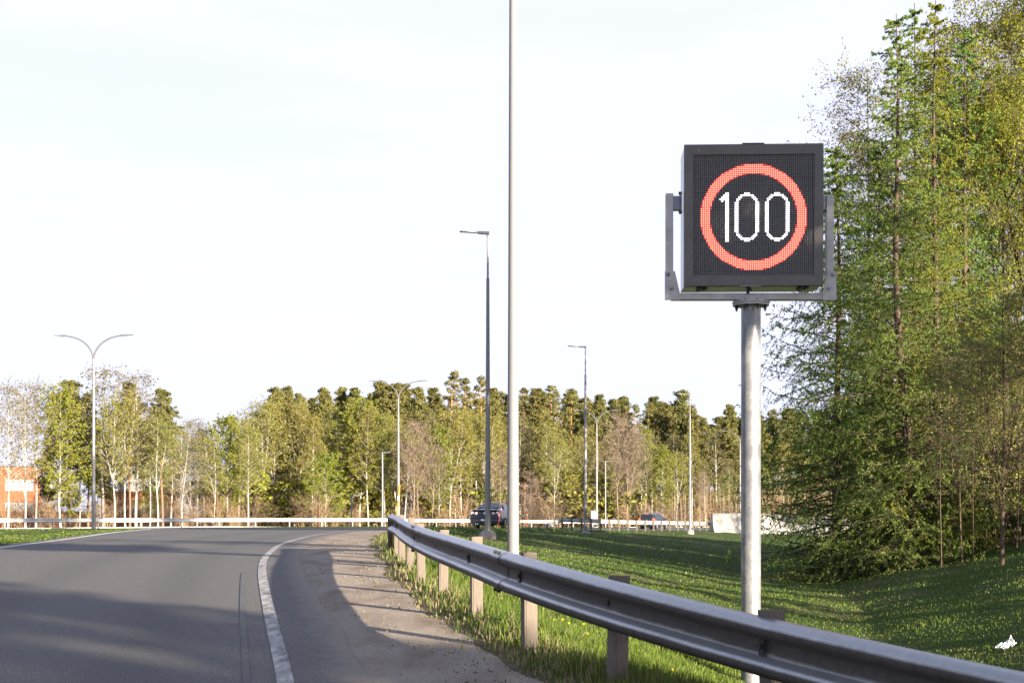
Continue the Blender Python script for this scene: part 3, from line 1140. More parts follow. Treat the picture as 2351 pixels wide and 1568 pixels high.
stake("orange snow stake leaning behind the turned-down end of the near guardrail", 906, 30, 1114, .1, (.75, .2, .03), .022)
stake("thin red stake leaning in front of the dark sedan", 1141, 74, 1157, .28, (.3, .03, .02), .022)
stake("thin dark red stake on the grass left of the red shed", 730, 97, 1138, 0, (.3, .05, .03), .03)
stake("thin red stake between the tall lamp pole and the dark guardrail", 1209, 150, 1174, .1, (.4, .06, .04), .04)
ub = MB()
ub.box((0, 0, .98), (.75, .5, 1.96))
ub.box((0, 0, 1.985), (.82, .56, .05))
ub.box((0, 0, .02), (.85, .6, .12))
o = obj("utility_cabinet", ub, plain("cabinet_grey_green", (.34, .36, .36), .6), None, bevel=.02)
xx_ = along(1364, 166)
o.location = (xx_, 166, gz(xx_, 166))
tag(o, "grey metal utility cabinet at the foot of the third twin-armed lamp", "cabinet")

# ------------------------------------------------------------------ white concrete barrier
m = Mat("pale_concrete", 0.85, 0, 0.2)
m.base(m.ramp(m.noise(1.3, 6, .65, stretch=(1, 1, .3)), [(0.3, (.25, .25, .255)), (0.7, (.34, .338, .335))])).bump(m.noise(30, 4), .25, .01)
M_BARRIER = m.m
bx0, by0 = along(1634, 119), 119.0
bar_root = thing("concrete_barrier", "high white concrete barrier with sloping sides at the end of the dark guardrail", "barrier", (bx0, by0, 0))
zb0 = height(1224, 119) - .35
BH = height(1178, 119) - zb0
prof = [(-.62, 0), (-.60, .50), (-.42, .72), (-.36, .95), (-.345, .955), (-.352, .98), (-.30, 1.16), (-.285, 1.165), (-.292, 1.19), (-.26, 1.36), (-.245, 1.365), (-.252, 1.39),
        (-.17, BH - .02), (-.14, BH), (.14, BH), (.17, BH - .02), (.40, .75), (.60, .5), (.62, 0)]
dirx, diry = .965, .26
for k in range(6):
    b = MB()
    L = 3.0
    a = k * L + .008
    e = (k + 1) * L - .008
    d_ = np.array((dirx, diry, 0))
    nn = np.array((-diry, dirx, 0))
    dz = -.028 * k
    P = [nn * pdx + np.array((0, 0, zb0 + pz_ + dz)) for pdx, pz_ in prof]
    b.prism(P, d_ * a, d_ * e)
    obj("barrier_section", b, M_BARRIER, bar_root)

# ------------------------------------------------------------------ cars
def paint(name, c, rough=.25, metal=.3):
    m_ = Mat(name, rough, metal, .6)
    m_.base(c)
    m_.b.inputs['Coat Weight'].default_value = .35
    m_.b.inputs['Coat Roughness'].default_value = .06
    return m_.m


M_TYRE = plain("tyre_rubber", (.02, .02, .02), .85, 0, .2)
M_RIM = plain("alloy_rim", (.45, .46, .48), .3, .8)
M_GLASS = plain("tinted_car_glass", (.012, .016, .024), .06, 0, .8, .05)
M_PLATE = plain("plate_white", (.7, .7, .68), .4)
M_BLUE = plain("plate_blue", (.02, .08, .4), .4)
M_CHROME = plain("chrome", (.7, .7, .72), .15, .9)
M_REDLENS = plain("red_lens", (.45, .01, .03), .15, 0, .7)
M_CLEARLENS = plain("clear_lens", (.75, .66, .68), .15, .2, .7)


def loft_car(stations, name, mats, parent):
    """stations: (y, half-width, z floor, z sill, z belt, half-width of roof line, z roof)"""
    b = MB()
    rings = []
    for (yy, w, zf, zs, zbelt, wr, zr) in stations:
        half = [(0, zf), (w * .80, zf), (w * .96, zs), (w, (zs * .55 + zbelt * .45)), (w * .965, zbelt - .02), (w * .93, zbelt + .012), (wr * 1.03, zr - (zr - zbelt) * .25), (wr * .93, zr - .02), (wr * .6, zr + .012), (0, zr + .02)]
        full = [(x_, yy, z_) for x_, z_ in half] + [(-x_, yy, z_) for x_, z_ in half[-2:0:-1]]
        rings.append(full)
    n = len(rings[0])
    V = np.array(rings).reshape(-1, 3)
    q = []
    for i_ in range(len(rings) - 1):
        for j_ in range(n):
            k_ = (j_ + 1) % n
            q.append((i_ * n + j_, i_ * n + k_, (i_ + 1) * n + k_, (i_ + 1) * n + j_))
    b.add(V, q)
    for e, rev in ((0, False), (len(rings) - 1, True)):
        c = np.array(rings[e]).mean(0)
        pv = np.vstack([rings[e], [c]])
        b.add(pv, None, [((k_ + 1) % n, k_, n) if not rev else (k_, (k_ + 1) % n, n) for k_ in range(n)])
    o = obj(name, b, mats, parent, smooth=True)
    sub = o.modifiers.new("s", 'SUBSURF')
    sub.levels = sub.render_levels = 2
    return o


def wheel(parent, x, y, r, w):
    t = MB()
    sd = 1 if x > 0 else -1
    prof_ = [(-w / 2, r * .66), (-w / 2, r * .93), (-w / 2 + .03, r), (w / 2 - .03, r), (w / 2, r * .93), (w / 2, r * .66)]
    a = np.linspace(0, 2 * np.pi, 24, endpoint=False)
    V = np.array([[(x + px_, y + rr * math.cos(k), r + rr * math.sin(k)) for k in a] for px_, rr in prof_]).reshape(-1, 3)
    q = [(i_ * 24 + j_, i_ * 24 + (j_ + 1) % 24, (i_ + 1) * 24 + (j_ + 1) % 24, (i_ + 1) * 24 + j_) for i_ in range(5) for j_ in range(24)]
    t.add(V, q)
    wo = obj("wheel", t, M_TYRE, parent, smooth=True)
    rm = MB()
    rm.tube([(x - w * .3, y, r), (x + sd * w * .40, y, r)], r * .67, 24, cap=True)
    for k in range(5):
        an = k * 2 * math.pi / 5
        c = np.array((x + sd * w * .44, y + math.cos(an) * r * .36, r + math.sin(an) * r * .36))
        rm.box(c, (.03, .07, r * .55), M=Matrix.Rotation(math.pi / 2 - an, 3, 'X').inverted())
    obj("rim", rm, M_RIM, wo)


def plate(parent, x, y, z, text, w=.44, h=.115):
    pb_ = MB()
    pb_.box((x, y, z), (w, .012, h))
    po_ = obj("license_plate", pb_, M_PLATE, parent)
    bb_ = MB()
    bb_.box((x - w / 2 + .03, y - .008, z), (.05, .004, h - .008))
    obj("blue_band", bb_, M_BLUE, po_)
    cu = bpy.data.curves.new("lettering", 'FONT')
    cu.body = text
    cu.size = .12
    cu.align_x = 'CENTER'
    cu.align_y = 'CENTER'
    cu.extrude = .001
    cu.materials.append(M_BLACK)
    tmp = bpy.data.objects.new("lettering", cu)
    if not text:
        return
    lm = bpy.data.meshes.new_from_object(tmp)
    bpy.data.objects.remove(tmp)
    to = bpy.data.objects.new("lettering", lm)
    COL.objects.link(to)
    to.parent = po_
    to.location = (x + .03, y - .009, z)
    to.rotation_euler = (math.pi / 2, 0, 0)


def quadpanel(parent, name, pts, mat, th=.012, off=None):
    P = np.array(pts, dtype=float)
    n = np.cross(P[1] - P[0], P[2] - P[0])
    n /= np.linalg.norm(n)
    b = MB()
    b.prism(P, n * -th, n * th)
    return obj(name, b, mat, parent)


# --- dark sedan (rear at local y=-2.38, heading +y)
sed_h = math.radians(-15.5)
SEDX, SEDY = along(1113, 79.5), 79.5
cx_ = SEDX - math.sin(sed_h) * 2.38
cy_ = SEDY + math.cos(sed_h) * 2.38
sedan = thing("sedan_car", "dark blue-black sedan driving away on the ramp, seen from behind the lamp pole", "car", (cx_, cy_, 0), sed_h)
sedan.location.z = gz(cx_, cy_) + .012
M_SEDAN = paint("dark_blue_black_paint", (.010, .015, .022))
st = [(-2.38, .78, .36, .50, .78, .70, .84), (-2.34, .86, .30, .45, .90, .76, .99), (-2.26, .895, .24, .40, .98, .74, 1.085), (-1.98, .91, .20, .36, 1.0, .70, 1.12), (-1.72, .91, .19, .34, 1.0, .665, 1.16),
      (-1.35, .91, .18, .32, .99, .60, 1.34), (-.80, .91, .18, .3, .97, .565, 1.445), (-.1, .91, .18, .3, .95, .56, 1.47), (.45, .91, .18, .3, .94, .57, 1.42),
      (.95, .91, .18, .3, .93, .64, 1.20), (1.3, .905, .19, .32, .91, .72, .99), (1.8, .89, .2, .34, .86, .70, .93), (2.2, .82, .24, .38, .74, .62, .80), (2.38, .66, .34, .45, .62, .50, .64)]
loft_car(st, "body", M_SEDAN, sedan)
quadpanel(sedan, "rear_window", [(-.60, -1.78, 1.165), (.60, -1.78, 1.165), (.475, -1.02, 1.432), (-.475, -1.02, 1.432)], M_GLASS, .03)
for sd in (-1, 1):
    quadpanel(sedan, "side_window", [(sd * .80, -1.32, 1.02), (sd * .80, -.12, 1.0), (sd * .60, -.20, 1.385), (sd * .615, -.92, 1.36)], M_GLASS, .032)
    quadpanel(sedan, "side_window", [(sd * .80, -.02, 1.0), (sd * .795, 1.0, .985), (sd * .615, .42, 1.36), (sd * .60, -.08, 1.39)], M_GLASS, .032)
    tl = MB()
    tl.hexa([(sd * .38, -2.375, .80), (sd * .86, -2.33, .80), (sd * .86, -2.2, .80), (sd * .38, -2.25, .80),
             (sd * .40, -2.36, .96), (sd * .85, -2.30, .98), (sd * .85, -2.18, .98), (sd * .40, -2.22, .96)])
    to_ = obj("taillight", tl, M_REDLENS, sedan, bevel=.015)
    for xx, rr in ((.73, .088), (.50, .072)):
        lb = MB()
        yy_ = -2.375 + (xx - .38) * .09
        lb.tube([(sd * xx, yy_ + .03, .883), (sd * xx, yy_ - .022, .883)], [rr, rr * .96], 20, cap=True)
        lo = obj("round_lens", lb, M_CLEARLENS, to_)
        lb = MB()
        lb.tube([(sd * xx, yy_ - .018, .883), (sd * xx, yy_ - .027, .883)], rr * .45, 16, cap=True)
        obj("round_lens", lb, plain("pale_red_lens", (.5, .25, .28), .2), to_)
    wheel(sedan, sd * .80, -1.33, .325, .225)
    wheel(sedan, sd * .80, 1.38, .325, .225)
    mbx = MB()
    mbx.hexa([(sd * .88, .62, .99), (sd * 1.10, .66, 1.0), (sd * 1.10, .76, 1.0), (sd * .88, .80, .99), (sd * .90, .62, 1.10), (sd * 1.09, .66, 1.13), (sd * 1.09, .76, 1.13), (sd * .90, .80, 1.10)])
    obj("mirror", mbx, M_SEDAN, sedan, bevel=.02)
bp_ = MB()
bp_.hexa([(-.86, -2.46, .36), (.86, -2.46, .36), (.90, -2.2, .36), (-.90, -2.2, .36), (-.84, -2.45, .60), (.84, -2.45, .60), (.90, -2.2, .62), (-.90, -2.2, .62)])
obj("bumper", bp_, M_SEDAN, sedan, bevel=.05)
bp_ = MB()
bp_.box((0, -2.40, .32), (1.5, .12, .10))
bp_.box((0, -1.9, .27), (1.3, .9, .06))
obj("valance", bp_, M_BLACK, sedan, bevel=.02)
sp = MB()
sp.hexa([(-.70, -2.40, 1.05), (.70, -2.40, 1.05), (.72, -2.18, 1.085), (-.72, -2.18, 1.085), (-.69, -2.39, 1.075), (.69, -2.39, 1.075), (.72, -2.18, 1.11), (-.72, -2.18, 1.11)])
obj("boot_lip", sp, M_SEDAN, sedan, bevel=.008)
em = MB()
em.tube([(0, -2.33, .885), (0, -2.392, .885)], .075, 20, cap=True)
eo = obj("emblem", em, M_CHROME, sedan)
em = MB()
for (x0, z0, x1, z1) in ((-.035, .935, -.012, .89), (-.012, .89, 0, .915), (0, .915, .012, .89), (.012, .89, .035, .935), (-.05, .90, -.022, .835), (-.022, .835, 0, .868), (0, .868, .022, .835), (.022, .835, .05, .90)):
    em.tube([(x0, -2.394, z0), (x1, -2.394, z1)], .006, 5)
obj("emblem_mark", em, M_SEDAN, eo)
plate(sedan, 0, -2.465, .50, "KEI-07")
eb = MB()
eb.tube([(-.5, -2.3, .27), (-.5, -2.48, .27)], .035, 12, cap=True)
eb.tube([(-.39, -2.3, .27), (-.39, -2.48, .27)], .035, 12, cap=True)
obj("exhaust", eb, M_CHROME, sedan)
eb = MB()
eb.tube([(0, -2.35, .26), (0, -2.52, .26), (0, -2.56, .33)], .025, 8, cap=True)
obj("tow_bar", eb, M_CHROME, sedan)

# --- black estate car with its brake lights on
suv_h = math.radians(-27)
SUX, SUY = along(1484, 150), 150
cx_ = SUX - math.sin(suv_h) * 2.2
cy_ = SUY + math.cos(suv_h) * 2.2
suv = thing("suv_car", "black high-roofed car with red brake lights on, behind the dark guardrail", "car", (cx_, cy_, 0), suv_h)
suv.location.z = height(1215.5, 152) + .0
M_SUV = paint("black_paint", (.022, .028, .038))
st = [(-2.22, .80, .42, .55, .95, .66, 1.02), (-2.18, .88, .34, .5, 1.03, .68, 1.30), (-2.02, .91, .28, .44, 1.05, .62, 1.62), (-1.7, .92, .24, .4, 1.05, .61, 1.70), (-.8, .92, .23, .38, 1.03, .62, 1.74),
      (.1, .92, .23, .38, 1.02, .62, 1.72), (.6, .92, .23, .38, 1.01, .64, 1.62), (1.15, .92, .24, .4, 1.0, .70, 1.25), (1.5, .91, .25, .42, .98, .72, 1.07), (2.0, .86, .30, .46, .9, .66, .97), (2.25, .7, .4, .52, .72, .5, .78)]
loft_car(st, "body", M_SUV, suv)
quadpanel(suv, "rear_window", [(-.66, -2.21, 1.08), (.66, -2.21, 1.08), (.56, -2.03, 1.60), (-.56, -2.03, 1.60)], M_GLASS, .035)
for sd in (-1, 1):
    quadpanel(suv, "side_window", [(sd * .85, -1.85, 1.10), (sd * .85, -.95, 1.08), (sd * .66, -.95, 1.60), (sd * .655, -1.6, 1.56)], M_GLASS, .035)
    quadpanel(suv, "side_window", [(sd * .85, -.88, 1.08), (sd * .85, .05, 1.07), (sd * .665, .0, 1.60), (sd * .66, -.88, 1.60)], M_GLASS, .035)
    quadpanel(suv, "side_window", [(sd * .85, .12, 1.07), (sd * .84, 1.0, 1.06), (sd * .68, .62, 1.50), (sd * .665, .07, 1.60)], M_GLASS, .035)
    tl = MB()
    tl.hexa([(sd * .70, -2.26, .86), (sd * .90, -2.22, .86), (sd * .92, -2.02, .86), (sd * .70, -2.1, .86), (sd * .68, -2.24, 1.20), (sd * .86, -2.18, 1.24), (sd * .88, -2.02, 1.24), (sd * .68, -2.1, 1.20)])
    obj("taillight", tl, emis("lit_brake_light", (1.0, .06, .03), 1.6, (.4, .01, .01)), suv, bevel=.02)
    wheel(suv, sd * .80, -1.36, .35, .24)
    wheel(suv, sd * .80, 1.36, .35, .24)
    rb = MB()
    rb.tube([(sd * .56, -1.6, 1.72), (sd * .58, -1.4, 1.80), (sd * .58, .1, 1.80), (sd * .57, .35, 1.72)], .022, 8)
    obj("roof_rail", rb, M_CHROME, suv)
    mbx = MB()
    mbx.hexa([(sd * .90, .78, 1.05), (sd * 1.13, .80, 1.06), (sd * 1.13, .92, 1.06), (sd * .90, .95, 1.05), (sd * .91, .78, 1.2), (sd * 1.12, .80, 1.22), (sd * 1.12, .92, 1.22), (sd * .91, .95, 1.2)])
    obj("mirror", mbx, M_SUV, suv, bevel=.02)
bl = MB()
bl.box((0, -2.06, 1.655), (.30, .05, .03))
obj("high_brake_light", bl, emis("lit_high_brake_light", (1.0, .05, .03), 1.4, (.4, .01, .01)), suv)
bp_ = MB()
bp_.hexa([(-.86, -2.34, .45), (.86, -2.34, .45), (.92, -2.05, .45), (-.92, -2.05, .45), (-.85, -2.33, .74), (.85, -2.33, .74), (.92, -2.05, .76), (-.92, -2.05, .76)])
obj("bumper", bp_, plain("grey_bumper_plastic", (.06, .065, .07), .5), suv, bevel=.05)
plate(suv, 0, -2.275, .93, "", .50, .115)
em = MB()
em.tube([(0, -2.24, 1.04), (0, -2.262, 1.04)], .045, 14, cap=True)
obj("emblem", em, M_CHROME, suv)

# ------------------------------------------------------------------ buildings beyond the main road
M_ORANGE = plain("orange_brick", (.27, .10, .052), .85, 0, .2, .14, 1.2)
M_PALEWALL = plain("pale_render", (.20, .20, .205), .8, 0, .2, .06, .8)
M_ROOFGREY = plain("blue_grey_roof", (.20, .235, .29), .6, .1, .3, .12, 1.5)
M_PANE = plain("window_pane", (.20, .23, .26), .12, 0, .8, .25, .6)
M_FRAMEW = plain("window_frame_white", (.34, .34, .335), .5)
M_REDWOOD = plain("red_wood_board", (.26, .065, .035), .85, 0, .2, .25, 2)


def wall_with_bands(b, x0, x1, z0, z1, bands, th=.35):
    """front wall in the plane y = 0 with recessed window bands (xa, xb, za, zb)"""
    bands = sorted(bands, key=lambda t: t[2])
    z = z0
    rows = sorted({(t[2], t[3]) for t in bands})
    for za, zb_ in rows:
        if za > z:
            b.box(((x0 + x1) / 2, th / 2, (z + za) / 2), (x1 - x0, th, za - z - .004))
        xs = sorted([t for t in bands if t[2] == za])
        x = x0
        for t in xs:
            if t[0] > x + .01:
                b.box(((x + t[0]) / 2, th / 2, (za + zb_) / 2), (t[0] - x, th, zb_ - za))
            x = t[1]
        if x1 > x + .01:
            b.box(((x + x1) / 2, th / 2, (za + zb_) / 2), (x1 - x, th, zb_ - za))
        z = zb_
    b.box(((x0 + x1) / 2, th / 2, (z + z1) / 2), (x1 - x0, th, z1 - z))


def window(root, xa, xb, za, zb_, y=.16):
    f = MB()
    w = .07
    cx__, cz__ = (xa + xb) / 2, (za + zb_) / 2
    f.box((xa + w / 2, y, cz__), (w, .1, zb_ - za))
    f.box((xb - w / 2, y, cz__), (w, .1, zb_ - za))
    f.box((cx__, y, za + w / 2), (xb - xa - 2 * w, .1, w))
    f.box((cx__, y, zb_ - w / 2), (xb - xa - 2 * w, .1, w))
    f.box((cx__ + .12, y, cz__), (.06, .09, zb_ - za - 2 * w))
    wo = obj("window", f, M_FRAMEW, root)
    p = MB()
    p.box((cx__, y + .03, cz__), (xb - xa - .1, .02, zb_ - za - .1))
    obj("pane", p, M_PANE, wo)


def band_windows(root, bands, n):
    for xa, xb, za, zb_ in bands:
        w = (xb - xa) / n
        for k in range(n):
            window(root, xa + k * w + .02, xa + (k + 1) * w - .02, za + .03, zb_ - .03)


YB = 215.0
k_ = YB / F
bx = along(0, YB)
bz = gz(along(60, YB), YB) - .3
brick = thing("brick_building", "orange brick building with two rows of white-framed windows, partly hidden by birches", "building", (bx, YB, bz), math.radians(6))
zz = lambda py: height(py, YB) - bz
bands = [(.7, 5.0, zz(1127), zz(1100)), (.7, 5.0, zz(1173), zz(1153))]
b = MB()
wall_with_bands(b, -6, 6.0, 0, zz(1072), bands)
b.box((0, 5.2, zz(1072) / 2), (12, 9.7, zz(1072) - .01))
obj("wall", b, M_ORANGE, brick)
band_windows(brick, bands, 5)
b = MB()
b.box((0, 5.0, zz(1072) + .1), (12.3, 10.3, .2))
obj("roof", b, plain("dark_roof_felt", (.08, .08, .085), .8), brick)
b = MB()
wb2 = [(6.6, 8.2, zz(1127), zz(1100))]
wall_with_bands(b, 6.02, 10.3, zz(1162), zz(1084), wb2)
b.box((8.15, 4, (zz(1084) + zz(1162)) / 2), (4.24, 7.2, zz(1084) - zz(1162) - .02))
obj("side_wing", b, M_PALEWALL, brick)
band_windows(brick, wb2, 2)
b = MB()
b.box((9.6, 3.0, zz(1174) / 2), (7.1, 6.5, zz(1174)))
obj("low_wall", b, M_ORANGE, brick)

YB2 = 260.0
bz2 = gz(along(310, YB2), YB2) - .3
hall = thing("long_building", "long pale building with an orange band, right of the far left lamp", "building", (along(232, YB2), YB2, bz2), math.radians(4))
zz2 = lambda py: height(py, YB2) - bz2
L2 = along(392, YB2) - along(232, YB2)
b = MB()
b.box((L2 / 2, 4, zz2(1128) / 2), (L2, 8, zz2(1128)))
obj("wall", b, M_ORANGE, hall)
b = MB()
b.box((L2 * .58, 5, (zz2(1128) + zz2(1050)) / 2), (L2 * .74, 7, zz2(1050) - zz2(1128) - .01))
obj("upper_storey", b, M_PALEWALL, hall)
wb3 = [(L2 * .12 + k * 1.6, L2 * .12 + k * 1.6 + 1.3, zz2(1180), zz2(1160)) for k in range(6)]
for t in wb3:
    window(hall, *t, y=-.04)

YB3 = 230.0
bz3 = gz(along(444, YB3), YB3) - .2
house = thing("house", "low house with a blue-grey pitched roof glimpsed between thin birch stems", "house", (along(400, YB3), YB3, bz3), 0)
zz3 = lambda py: height(py, YB3) - bz3
L3 = along(512, YB3) - along(400, YB3)
b = MB()
b.box((L3 / 2, 3.5, zz3(1178) / 2), (L3 - .6, 7, zz3(1178)))
obj("wall", b, M_ORANGE, house)
b = MB()
b.prism([(0, -.5, zz3(1178)), (0, 3.5, zz3(1118)), (0, 7.5, zz3(1178)), (0, 7.4, zz3(1182)), (0, -.4, zz3(1182))], (0, 0, 0), (L3, 0, 0))
obj("roof", b, M_ROOFGREY, house)
for k in range(3):
    window(house, 1.0 + k * 2.3, 2.2 + k * 2.3, .8, 1.9, y=-.04)

YB4 = 210.0
bz4 = gz(along(800, YB4), YB4) - .2
shed = thing("shed", "red wooden shed under a pale grey roof at the foot of the birches", "shed", (along(776, YB4), YB4, bz4), 0)
zz4 = lambda py: height(py, YB4) - bz4
L4 = along(832, YB4) - along(776, YB4)
b = MB()
b.box((L4 / 2, 2.6, zz4(1166) / 2), (L4 - .5, 4.9, zz4(1166)))
obj("wall", b, M_REDWOOD, shed)
nb = 12
bme = MB()
bme.box((0, 0, zz4(1166) / 2), ((L4 - .5) / nb - .05, .05, zz4(1166) - .05))
bm_ = bme.mesh("board", [M_REDWOOD])
for k in range(nb):
    o = bpy.data.objects.new("board", bm_)
    COL.objects.link(o)
    o.parent = shed
    o.location = (.25 + (k + .5) * (L4 - .5) / nb, .15 - .028 - .012 * (k % 2), 0)
b = MB()
b.prism([(0, -.4, zz4(1166)), (0, 3, zz4(1136)), (0, 5.6, zz4(1166)), (0, 5.6, zz4(1169)), (0, -.4, zz4(1169))], (0, 0, 0), (L4, 0, 0))
obj("roof", b, plain("pale_grey_roof", (.33, .36, .40), .6), shed)

# ------------------------------------------------------------------ trees
m = Mat("birch_bark", 0.75, 0, 0.2)
bn = m.noise(2.2, 5, .7, stretch=(1.2, 1.2, 3.5))
m.base(m.ramp(bn, [(0.36, (.05, .045, .04)), (0.46, (.36, .34, .31)), (0.7, (.48, .46, .43))]))
M_BIRCHBARK = m.m
m = Mat("pine_bark", 0.85, 0, 0.15)
sx_ = m.n.new("ShaderNodeSeparateXYZ")
m.l.new(m.co('Object'), sx_.inputs['Vector'])
mr = m.n.new("ShaderNodeMapRange")
mr.inputs['From Min'].default_value = 3.0
mr.inputs['From Max'].default_value = 9.0
m.l.new(sx_.outputs['Z'], mr.inputs['Value'])
pn = m.noise(5, 5, .7, stretch=(1, 1, .4))
lowb = m.ramp(pn, [(0.3, (.09, .065, .05)), (0.7, (.22, .165, .13))])
upb = m.ramp(pn, [(0.3, (.26, .125, .055)), (0.7, (.44, .23, .11))])
m.base(m.mix(mr.outputs['Result'], lowb, upb))
M_PINEBARK = m.m
M_DARKBARK = plain("larch_bark", (.085, .062, .048), .9, 0, .1, .45, 9)
M_TWIG = plain("brown_twig", (.15, .115, .085), .85, 0, .1, .3, 3)
M_GREYBARK = plain("grey_bark", (.17, .15, .13), .85, 0, .1, .3, 8)
M_BROWNTWIG = plain("tan_twig", (.25, .18, .115), .85, 0, .1, .25, 3)
M_PALETWIG = plain("pale_twig", (.19, .15, .12), .85, 0, .1, .25, 3)
M_BIRCHLEAF = leafmat("birch_leaf", (.15, .165, .034), (.31, .31, .075), .4)
M_SPARSELEAF = leafmat("opening_birch_leaf", (.10, .11, .036), (.18, .18, .062), .35)
M_FRESHLEAF = leafmat("fresh_green_leaf", (.135, .175, .025), (.27, .30, .045), .4)
M_GOLDLEAF = leafmat("golden_green_leaf", (.105, .145, .016), (.255, .300, .036), .45)
M_PINE = leafmat("pine_needles", (.075, .085, .028), (.225, .215, .066), .22)
M_SPRUCE = leafmat("spruce_needles", (.018, .030, .012), (.052, .068, .024), .1)
M_LARCH = leafmat("larch_needles", (.085, .165, .036), (.22, .335, .066), .45)
M_YLARCH = leafmat("yellow_green_larch_needles", (.15, .18, .02), (.31, .335, .045), .45)


def rot_about(v, ang):
    c, s = np.cos(ang), np.sin(ang)
    return np.stack([v[:, 0] * c - v[:, 1] * s, v[:, 0] * s + v[:, 1] * c, v[:, 2]], 1)


def trunk_path(rng, H, wob, lean=0.0, n=12):
    t = np.linspace(0, 1, n)
    a = rng.normal(size=(2, 3)) * wob
    x = lean * t * H + (a[0, 0] * np.sin(t * 3.1) + a[0, 1] * np.sin(t * 6.3 + 1) + a[0, 2] * np.sin(t * 10)) * H
    y = (a[1, 0] * np.sin(t * 2.7) + a[1, 1] * np.sin(t * 5.9 + 2)) * H
    x -= x[0]
    y -= y[0]
    return np.stack([x, y, t * H], 1)


def at_path(P, t):
    tt = np.linspace(0, 1, len(P))
    return np.stack([np.interp(t, tt, P[:, k]) for k in range(3)], -1)


def birch(seed, H=16.0, r0=.13, first=.32, nb=60, rmax=.17, twn=9, lpt=10, ls=.10, bark=None, leafm=None, twm=None, twl=.06, twr=.008, up=1.0, lean=.0, forks=0, sides=6, brr=.35, weep=.5, ltop=.75, wob=.005):
    rng = np.random.default_rng(seed)
    tb, cb_ = MB(), MB()
    paths = [trunk_path(rng, H, wob, lean)]
    rads = [np.interp(np.linspace(0, 1, 12), [0, .06, 1], [r0 * 1.35, r0, .012])]
    for f in range(forks):
        t0 = rng.uniform(.15, .45)
        p0 = at_path(paths[0], t0)
        az = rng.uniform(0, 6.28)
        L = H * (1 - t0) * rng.uniform(.75, .95)
        s = np.linspace(0, 1, 10)
        out = L * (.26 * s - .08 * s * s) * rng.uniform(.6, 1.2)
        paths.append(np.stack([p0[0] + math.cos(az) * out, p0[1] + math.sin(az) * out, p0[2] + L * s], 1))
        rads.append(np.linspace(r0 * .6 * (1 - t0 * .5), .01, 10))
    for P, R in zip(paths, rads):
        tb.tube(P, R, sides + 2, cap=True)
    for bi in range(nb):
        which = 0 if rng.random() > .5 * (len(paths) > 1) else rng.integers(1, len(paths)) if len(paths) > 1 else 0
        P = paths[which]
        t = first + (1 - first) * ((bi + rng.random()) / nb) ** .9
        t = min(t, .97)
        if which:
            t = rng.uniform(.12, .97)
        p0 = at_path(P, t)
        h = np.clip(p0[2] / H, 0, 1)
        env = rmax * H * (math.sin(math.pi * min(1, max(.05, (h - first * .6) / (1.06 - first * .6))) ** ltop)) ** .7
        L = env * rng.uniform(.65, 1.15) + .05 * H * (1 - h)
        az = bi * 2.4 + rng.uniform(-.5, .5)
        s = np.linspace(0, 1, 6)
        o = L * s
        z = L * up * (1.1 * s - .55 * s * s) * rng.uniform(.7, 1.3)
        br = np.stack([p0[0] + np.cos(az) * o, p0[1] + np.sin(az) * o, p0[2] + z], 1) + rng.normal(size=(6, 3)) * .012 * H * s[:, None] * .5
        rb = max(.010, r0 * brr * (1 - h) ** .7)
        tb.tube(br, np.linspace(rb, .006, 6), 4)
        m_ = twn
        tt = rng.uniform(.2, 1, m_)
        A = at_path(br, tt)
        D = rng.normal(size=(m_, 3)) * .75
        D[:, 0] += np.cos(az) * .6
        D[:, 1] += np.sin(az) * .6
        D[:, 2] += .55 * up - weep
        D /= np.linalg.norm(D, axis=1)[:, None]
        TL = twl * H * rng.uniform(.5, 1.3, m_)
        B = A + D * TL[:, None]
        cb_.twigs(A, B, twr, 1)
        # finer side twigs
        k2 = 3
        A2 = np.repeat(A, k2, 0) + np.repeat(D * TL[:, None], k2, 0) * rng.uniform(.2, .95, m_ * k2)[:, None]
        D2 = np.repeat(D, k2, 0) + rng.normal(size=(m_ * k2, 3)) * .8
        D2[:, 2] -= weep * .9
        B2 = A2 + D2 / np.linalg.norm(D2, axis=1)[:, None] * (TL.repeat(k2) * rng.uniform(.4, .8, m_ * k2))[:, None]
        cb_.twigs(A2, B2, twr * .7, 1)
        if lpt:
            n = m_ * k2
            q = max(1, lpt // k2)
            u = rng.uniform(.1, 1.05, (n, q, 1))
            C = (A2[:, None] + (B2 - A2)[:, None] * u).reshape(-1, 3) + rng.normal(size=(n * q, 3)) * .035 * np.sqrt(H / 4)
            cb_.leaves(C, ls * rng.uniform(.6, 1.25, len(C)), rng, .62, 0)
    return (tb.mesh("trunk", [bark or M_BIRCHBARK], True), cb_.mesh("crown", [leafm or M_BIRCHLEAF, twm or M_TWIG], False, True), H)


